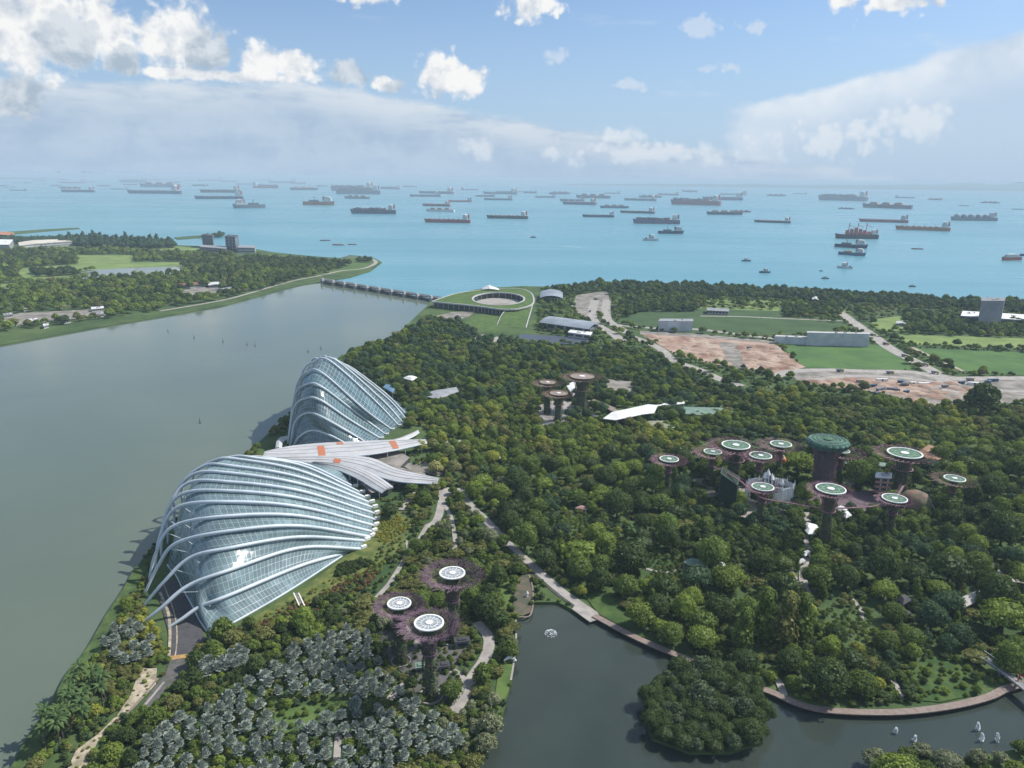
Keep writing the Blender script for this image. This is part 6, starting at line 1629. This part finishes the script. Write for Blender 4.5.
# hillside hedge and flower shrubs by the dome
plant_zone([(366, 553), (384, 549), (404, 536), (408, 541), (394, 555), (372, 564)], 1500, 1.2, 1.7, [(1, T, RV, DG)], 'clipped hedge right of the long dome', packing=.5, seed=23)
plant_zone([(340, 566), (366, 560), (372, 565), (352, 574), (335, 578)], 600, 1.2, 1.8, [(1, T, RV, DG)], 'clipped hedge right of the long dome', packing=.5, seed=24, excl=False)
plant_zone([(380, 512), (396, 512), (410, 530), (384, 545), (376, 540)], 500, .7, 1.1, [(2, T, RV, YG), (1, T, RV, (0.22, 0.19, 0.04))], 'flowering shrubs', packing=.55, seed=25, excl=False)
plant_zone([(250, 628), (300, 606), (340, 585), (372, 568), (392, 556), (372, 584), (340, 604), (280, 634)], 3200, .8, 1.7, [(2, T, RV, OL), (2, T, RV, LG), (1, T, RV, BR), (1, T, RV, YG)], 'flowering shrubs', packing=.66, seed=26, excl=False)
# west garden up to the lake
GARD = [(300, 640), (346, 610), (385, 590), (408, 560), (420, 530), (408, 520), (410, 490), (446, 484), (470, 505), (500, 535), (532, 570), (516, 577), (512, 615), (517, 640), (511, 680), (503, 706), (492, 738), (480, 762), (462, 800), (380, 800), (392, 700), (372, 650), (345, 632)]
plant_zone(GARD, 9000, 1.6, 5.6, [(3, T, RV, DG), (3, T, RV, MG), (1, T, FV, OL), (1, T, RV, GY), (1, T, RV, LG)], 'in the garden between the near supertrees and the lake', packing=.7, seed=30, land=LAND)
plant_zone([(378, 625), (392, 628), (410, 640), (440, 640), (470, 625), (478, 636), (474, 655), (462, 672), (464, 700), (440, 712), (418, 700), (400, 684), (384, 665)], 500, .8, 1.6, [(3, T, RV, DG), (2, T, RV, MG), (1, T, RV, OL)], 'low shrub among the near supertrees', packing=1.0, seed=35, excl=False)
plant_zone([(275, 712), (310, 704), (352, 700), (352, 716), (318, 726), (285, 736), (272, 728)], 60, .8, 1.6, [(1, T, RV, MG)], 'low shrub', packing=1.0, seed=37, excl=False)
plant_zone([(905, 672), (930, 655), (960, 660), (985, 680), (978, 694), (940, 702), (915, 700)], 220, .9, 2.6, [(2, T, RV, MG), (1, T, RV, LG), (1, T, RV, DG)], 'shrub on the lakeside lawn', packing=.95, seed=38, excl=False)
plant_zone([(250, 626), (300, 598), (345, 570), (372, 562), (380, 548), (392, 515), (412, 520), (404, 548), (372, 570), (330, 596), (262, 634)], 1500, .7, 1.5, [(2, T, RV, OL), (2, T, RV, MG), (1, T, RV, BR), (1, T, RV, YG)], 'low shrub on the slope right of the long dome', packing=.95, seed=39, excl=False)
# river side strip by the domes
plant_zone([(245, 462), (262, 441), (287, 418), (300, 440), (275, 462)], 300, 2.5, 4.5, [(1, T, RV, MG), (1, T, RV, OL)], 'on the river bank beside the glass domes', packing=.62, seed=31, land=LAND)
# grove surroundings
plant_zone([(700, 505), (745, 512), (756, 525), (800, 505), (860, 512), (925, 520), (940, 560), (850, 560), (780, 560), (690, 540)], 2600, 2.5, 5.5, [(3, T, RV, DG), (2, T, RV, MG), (1, T, RV, BG)], 'in the forest just below the supertree grove', packing=.62, seed=32)
# main forest in depth bands
FOREST = [(472, 500), (470, 470), (700, 455), (1060, 455), (1300, 460), (1300, 650), (1100, 668), (1030, 680), (990, 692), (960, 700), (920, 706), (880, 708), (830, 706), (765, 684), (690, 657), (640, 634), (604, 614), (560, 586), (535, 562), (505, 532), (478, 508)]
plant_zone(FOREST, 110, 9.0, 12.5, [(1, T, [8, 9], MG), (2, T, [8, 9, 10], DG), (.5, T, [9, 6], LG)], 'in the forest between the lake and the grove', packing=1.1, seed=133, rbias=1)
plant_zone(FOREST, 2500, 6.5, 9.0, [(4, T, AV, DG), (4, T, RV, MG), (2, T, RV, LG), (1, T, RV, BG)], 'in the forest between the lake and the grove', packing=.82, seed=134)
plant_zone(FOREST, 34000, 2.6, 6.5, [(6, T, AV, DG), (5, T, RV, MG), (1.5, T, RV, LG), (1, T, FV, OL), (1.5, T, RV, BG), (.25, T, RV, YG), (1, T, [7], MG), (.25, 'coco', [0, 1, 2], None), (.4, T, [4], GY)], 'in the forest between the lake and the grove', packing=.76, seed=33, rbias=1.9)
plant_zone([(420, 478), (440, 450), (400, 425), (420, 425), (450, 415), (500, 405), (560, 420), (700, 425), (700, 460), (480, 475), (470, 495)], 9000, 2.8, 6.5, [(2, T, RV, YG), (4, T, RV, LG), (3, T, RV, MG), (.6, T, RV, OL), (.4, T, RV, GY)], 'in the bright belt right of the winged canopy', packing=.72, seed=34)
plant_zone([(790, 395), (940, 405), (1060, 410), (1200, 415), (1200, 470), (900, 470), (840, 445), (700, 430), (700, 400)], 9500, 2.8, 6.5, [(3, T, RV, LG), (3, T, RV, MG), (1, T, RV, DG), (1, T, FV, OL), (1, T, RV, YG)], 'in the bright forest behind the grove', packing=.72, seed=35)
plant_zone([(345, 362), (352, 351), (385, 342), (402, 333), (430, 318), (460, 322), (480, 338), (560, 348), (640, 352), (720, 388), (800, 398), (800, 440), (600, 440), (560, 425), (500, 410), (440, 420), (400, 425), (405, 405)], 22000, 3.2, 7.0, [(5, T, RV, DG), (4, T, RV, MG), (1, T, RV, BG), (2, T, RV, LG), (1, T, FV, OL)], 'in the dark forest behind the tall glass dome', packing=.7, seed=36, land=LAND)
for q, cl in enumerate(CLEAR): plant_zone(cl, 260, 1.0, 2.4, [(2, T, RV, LG), (2, T, RV, MG), (1, T, RV, OL)], 'shrub in a forest clearing', packing=.85, seed=60 + q, excl=False)
n0 = len(PLANTS)
# beyond: eastern plain up to the sea
EAST = [(535, 330), (541, 288), (612, 285), (640, 286), (700, 288), (780, 292), (864, 297), (940, 301), (1024, 306), (1200, 318), (1300, 420), (1000, 415), (800, 400), (720, 385), (640, 350), (560, 346)]
plant_zone([(540, 298), (565, 289), (612, 284), (640, 285.5), (700, 286.5), (780, 291), (864, 295.5), (940, 300), (1024, 305), (1250, 318), (1250, 326), (1024, 314), (940, 309), (864, 305), (780, 301), (700, 297), (640, 297), (600, 294), (560, 297)], 9000, 5, 9.5, [(3, T, RV, DG), (1, T, RV, BG), (1, T, RV, MG)], '', packing=.6, seed=40)
plant_zone(EAST, 9000, 3.0, 7, [(3, T, RV, DG), (3, T, RV, MG), (2, T, RV, LG), (1, T, RV, OL)], '', packing=.85, seed=41)
for zz in ([(618, 302), (640, 299), (700, 300), (706, 306), (690, 312), (640, 312), (624, 318)], [(782, 307), (845, 307), (838, 316), (786, 317)], [(905, 315), (985, 318), (1060, 335), (1000, 336), (905, 333)], [(660, 296), (700, 296), (700, 303), (664, 303)]):
    plant_zone(zz, 2500, 4.5, 8, [(3, T, RV, DG), (1, T, RV, MG)], '', packing=.55, seed=int(zz[0][0]), excl=False)
# far west
plant_zone([(-60, 343), (0, 333), (60, 325), (110, 318), (170, 310), (225, 299), (262, 290), (300, 279), (330, 275), (262, 270), (230, 256), (150, 252), (90, 250), (-60, 252)], 19000, 5, 10, [(4, T, RV, DG), (2, T, RV, MG), (2, T, RV, LG), (1, T, RV, OL)], '', packing=.8, seed=42)
plant_zone([(60, 240.5), (170, 243.5), (176, 248), (140, 249), (60, 245)], 5000, 9, 14, [(3, T, RV, BG), (1, T, [7], BG)], '', packing=.5, seed=43, excl=False)
plant_zone([(-60, 240), (60, 240), (60, 244), (-60, 245)], 2000, 7, 11, [(3, T, RV, BG)], '', packing=.6, seed=44)
plant_zone([(-60, 252), (60, 252), (80, 262), (60, 268), (0, 268), (-60, 268)], 3500, 6, 11, [(3, T, RV, DG), (1, T, RV, MG)], '', packing=.6, seed=45)
plant_zone([(30, 273), (70, 271), (80, 275), (40, 277)], 500, 7, 11, [(3, T, RV, DG)], '', packing=.6, seed=46, excl=False)
plant_zone([(180, 266), (250, 258), (330, 262), (350, 266), (300, 278), (262, 290), (220, 290), (200, 272)], 4000, 6, 10, [(3, T, RV, DG), (1, T, RV, MG)], '', packing=.62, seed=47, excl=False)
plant_zone([(200, 239), (222, 234), (224, 236.5), (204, 239)], 400, 6, 9, [(3, T, RV, BG)], '', packing=.6, seed=48, excl=False)
plant_zone([(358, 260), (372, 259.5), (370, 262.5), (358, 262.5)], 200, 5, 8, [(3, T, RV, DG)], '', packing=.7, seed=49, excl=False)


def tint_of(p):
    v = .55 + .9 * p[6] if p[6] < .5 else .8 + .45 * p[6]
    return tuple(c_ * (.78 + .44 * p[6]) for c_ in p[4])


# individual plants: palms, and the 300 trees that show largest in the frame
def vis(p):
    x, y = to_px(p[0]); h = to_px(p[0] + Vector((0, 0, p[1])))
    return -10 < x < 1034 and -10 < h[1] < 790
cand = []
for i, p in enumerate(PLANTS):
    if p[2] == 'tree' and vis(p): cand.append((p[1] / (p[0] - cam.location).length, i))
cand.sort(reverse=True); solo = set(i for _, i in cand[:300])
SHAPE = {0: 'rounded', 1: 'broad lumpy', 2: 'tall rounded', 3: 'wide bushy', 4: 'flat topped', 5: 'domed', 6: 'spreading flat topped', 7: 'tall feathery', 8: 'full rounded', 9: 'broad cauliflower crowned', 10: 'high domed'}
LMK = [('the lowest near supertree', (430, 697)), ('the rear near supertree', (453, 640)), ('the near supertree beside the long dome', (401, 662)), ('the lower tip of the long glass dome', (205, 640)),
       ('the head of the lake', (545, 601)), ('the waterside plaza', (588, 612)), ('the island', (705, 740)), ('the green roofed pavilion', (695, 563)), ('the lake footbridge', (1000, 675)), ('the long pale roof', (970, 598)),
       ('the dark hut roofs', (902, 610)), ('the stalls below the grove', (806, 568)), ('the front tall supertree', (824, 543)), ('the pink hut roof in mid forest', (582, 508)), ('the path fork', (440, 500)), ('the small lone supertree', (667, 492)),
       ('the painted dome hall', (914, 512)), ('the winged canopy', (410, 470)), ('the boardwalk bend', (880, 712)), ('the boardwalk left of the island', (650, 640)), ('the river bank palms', (70, 720)), ('the bottom right corner', (960, 768)),
       ('the right edge of the picture', (1020, 560)), ('the lone dark tree', (980, 410)), ('the service road', (180, 650)), ('the long white folded roof', (630, 415))]


def where(p):
    x, y = to_px(p[0]); n_, (lx, ly) = min(LMK, key=lambda q: (q[1][0] - x) ** 2 + ((q[1][1] - y) * 1.6) ** 2)
    dx, dy = x - lx, y - ly
    if abs(dx) < 8 and abs(dy) < 6: return 'right beside ' + n_
    d = math.hypot(dx, dy)
    rel = ('right of ' if dx > 0 else 'left of ') if abs(dx) > abs(dy) * 1.2 else ('in front of ' if dy > 0 else 'behind ')
    return ('just ' if d < 35 else '' if d < 80 else 'far ') + rel + n_


for i in sorted(solo):
    p = PLANTS[i]; x, y = to_px(p[0])
    o = bpy.data.objects.new('shrub' if p[1] < 2.2 else ('tree' if p[3] != 7 else 'feathery_tree'), None); o.location = p[0]; o.rotation_euler = (0, 0, p[6] * 6.283); COL.objects.link(o)
    size = 'small' if p[1] < 3 else ('medium' if p[1] < 5 else ('large' if p[1] < 8 else 'huge'))
    if p[5].startswith(('tall feathery,', 'broad and', 'dense and', 'round and', 'bright yellow', 'pale ', 'olive,', 'rounded,', 'dark', 'mid green', 'standing alone', 'behind the lone')):
        lab = ('single tree, ' if not p[5].startswith(('standing', 'behind')) else 'huge dark green tree ') + p[5]; gr = 'trees of the gardens'
    else:
        lab = f"{size} {TNAME.get(p[4], 'green')} {SHAPE[p[3]]} tree {where(p)}"
        if len(lab.split()) > 16: lab = f"{size} {TNAME.get(p[4], 'green')} tree {where(p)}"
        gr = lab + ' (matching trees)'
    tag(o, lab, 'tree', gr)
    s = Vector((p[1], p[1], p[1] * (.95 + .25 * p[6])))
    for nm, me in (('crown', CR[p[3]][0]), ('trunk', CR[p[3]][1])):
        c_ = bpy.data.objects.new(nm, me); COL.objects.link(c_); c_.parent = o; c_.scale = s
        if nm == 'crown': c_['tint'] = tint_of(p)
for i, p in enumerate(PLANTS):
    if p[2] == 'fan':
        x, y = to_px(p[0]); lab = 'silver grey fan palm ' + p[5]
        if 'dense grove' in p[5]: lab = 'silver fan palm ' + where(p) + ('' if len(where(p).split()) > 11 else ', dense grove')
        o = tag(bpy.data.objects.new('fan_palm', None), lab, 'palm', lab + ' (matching palms)'); o.location = p[0]; o.rotation_euler = (0, 0, p[6] * 6.283); COL.objects.link(o); k = .9 + .3 * p[6]
        for nm, me in (('fronds', FP[p[3]]), ('trunk', FPT)):
            c_ = bpy.data.objects.new(nm, me); COL.objects.link(c_); c_.parent = o; c_.scale = (p[1] / 2.4, p[1] / 2.4, k)
    elif p[2] == 'coco':
        lab = 'green feather palm with drooping fronds ' + ('on the river bank at the lower left' if 'river' in p[5] else where(p))
        o = tag(bpy.data.objects.new('feather_palm', None), lab, 'palm', lab + ' (matching palms)'); o.location = p[0]; o.rotation_euler = (0, 0, p[6] * 6.283); COL.objects.link(o)
        for nm, me in (('fronds', CP[p[3]][0]), ('trunk', CP[p[3]][1])):
            c_ = bpy.data.objects.new(nm, me); COL.objects.link(c_); c_.parent = o


def scatter(name, plants, prefix):
    """one object: crowns instanced on points"""
    me = bpy.data.meshes.new(name); me.from_pydata([tuple(p[0]) for p in plants], [], [])
    a = me.attributes.new('scl', 'FLOAT_VECTOR', 'POINT'); a.data.foreach_set('vector', [q for p in plants for q in (p[1], p[1], p[1] * (.95 + .25 * p[6]))])
    a = me.attributes.new('rz', 'FLOAT', 'POINT'); a.data.foreach_set('value', [p[6] * 6.283 for p in plants])
    a = me.attributes.new('var', 'INT', 'POINT'); a.data.foreach_set('value', [p[3] for p in plants])
    a = me.attributes.new('tint', 'FLOAT_COLOR', 'POINT'); a.data.foreach_set('color', [q for p in plants for q in (*tint_of(p), 1.0)])
    o = bpy.data.objects.new(name, me); COL.objects.link(o)
    ng = bpy.data.node_groups.new(name + '_nodes', 'GeometryNodeTree')
    ng.interface.new_socket('Geometry', in_out='INPUT', socket_type='NodeSocketGeometry'); ng.interface.new_socket('Geometry', in_out='OUTPUT', socket_type='NodeSocketGeometry')
    N = NT(ng); gi = N.new('NodeGroupInput'); go = N.new('NodeGroupOutput')
    ci = N.new('GeometryNodeCollectionInfo'); ci.inputs['Collection'].default_value = SRC[prefix]; ci.inputs['Separate Children'].default_value = True; ci.inputs['Reset Children'].default_value = True
    def na(nm, dt):
        q = N.new('GeometryNodeInputNamedAttribute', data_type=dt); q.inputs['Name'].default_value = nm; return q.outputs[0]
    iop = N.new('GeometryNodeInstanceOnPoints'); N.l.new(gi.outputs[0], iop.inputs['Points']); N.l.new(ci.outputs[0], iop.inputs['Instance']); iop.inputs['Pick Instance'].default_value = True
    N.l.new(na('var', 'INT'), iop.inputs['Instance Index']); N.l.new(na('scl', 'FLOAT_VECTOR'), iop.inputs['Scale'])
    cx_ = N.new('ShaderNodeCombineXYZ'); N.l.new(na('rz', 'FLOAT'), cx_.inputs[2]); e2r = N.new('FunctionNodeEulerToRotation'); N.l.new(cx_.outputs[0], e2r.inputs[0]); N.l.new(e2r.outputs[0], iop.inputs['Rotation'])
    N.l.new(iop.outputs[0], go.inputs[0])
    md = o.modifiers.new('scatter', 'NODES'); md.node_group = ng; o['kind'] = 'stuff'
    return o


SRC = {}
for pf in 'ab':
    c2 = bpy.data.collections.new('sources_' + pf); SRC[pf] = c2
    for o in HID.objects:
        if o.name.startswith('tree_source_' + pf): c2.objects.link(o)
rest = [p for i, p in enumerate(PLANTS) if p[2] == 'tree' and i not in solo]
near_ = [p for p in rest if p[0].y < 900]; far_ = [p for p in rest if p[0].y >= 900]
scatter('woodland', near_, 'a'); scatter('far_woodland', far_, 'b')
# undergrowth filling the ground between the crowns
UG = []; r_ = random.Random(77); box = [G(x, y, 0) for x, y in ((-100, 900), (1250, 900), (1250, 335), (340, 335))]
tries = 0; wl = [(G(x, y, LZ).x, G(x, y, LZ).y) for x, y in LAND]; ws = [(G(x, y, LZ).x, G(x, y, LZ).y) for x, y in SOUTH]
while len(UG) < 15000 and tries < 60000:
    tries += 1; y = 180 + 800 * r_.random() ** 1.3; x = r_.uniform(-.72, .72) * y + r_.uniform(-20, 20)
    if not (inpoly(x, y, wl) or inpoly(x, y, ws)): continue
    q = to_px((x, y, LZ))
    if blocked(*q): continue
    UG.append([Vector((x, y, LZ - .3)), r_.uniform(.9, 1.9), 'tree', r_.choice(RV), r_.choice((DG, MG, LG, OL, MG, BG)), '', r_.random()])
scatter('undergrowth', UG, 'b')
print('PLANTS', len(PLANTS), 'near', len(near_), 'far', len(far_), 'ug', len(UG), 'fan', sum(p[2] == 'fan' for p in PLANTS), 'coco', sum(p[2] == 'coco' for p in PLANTS))
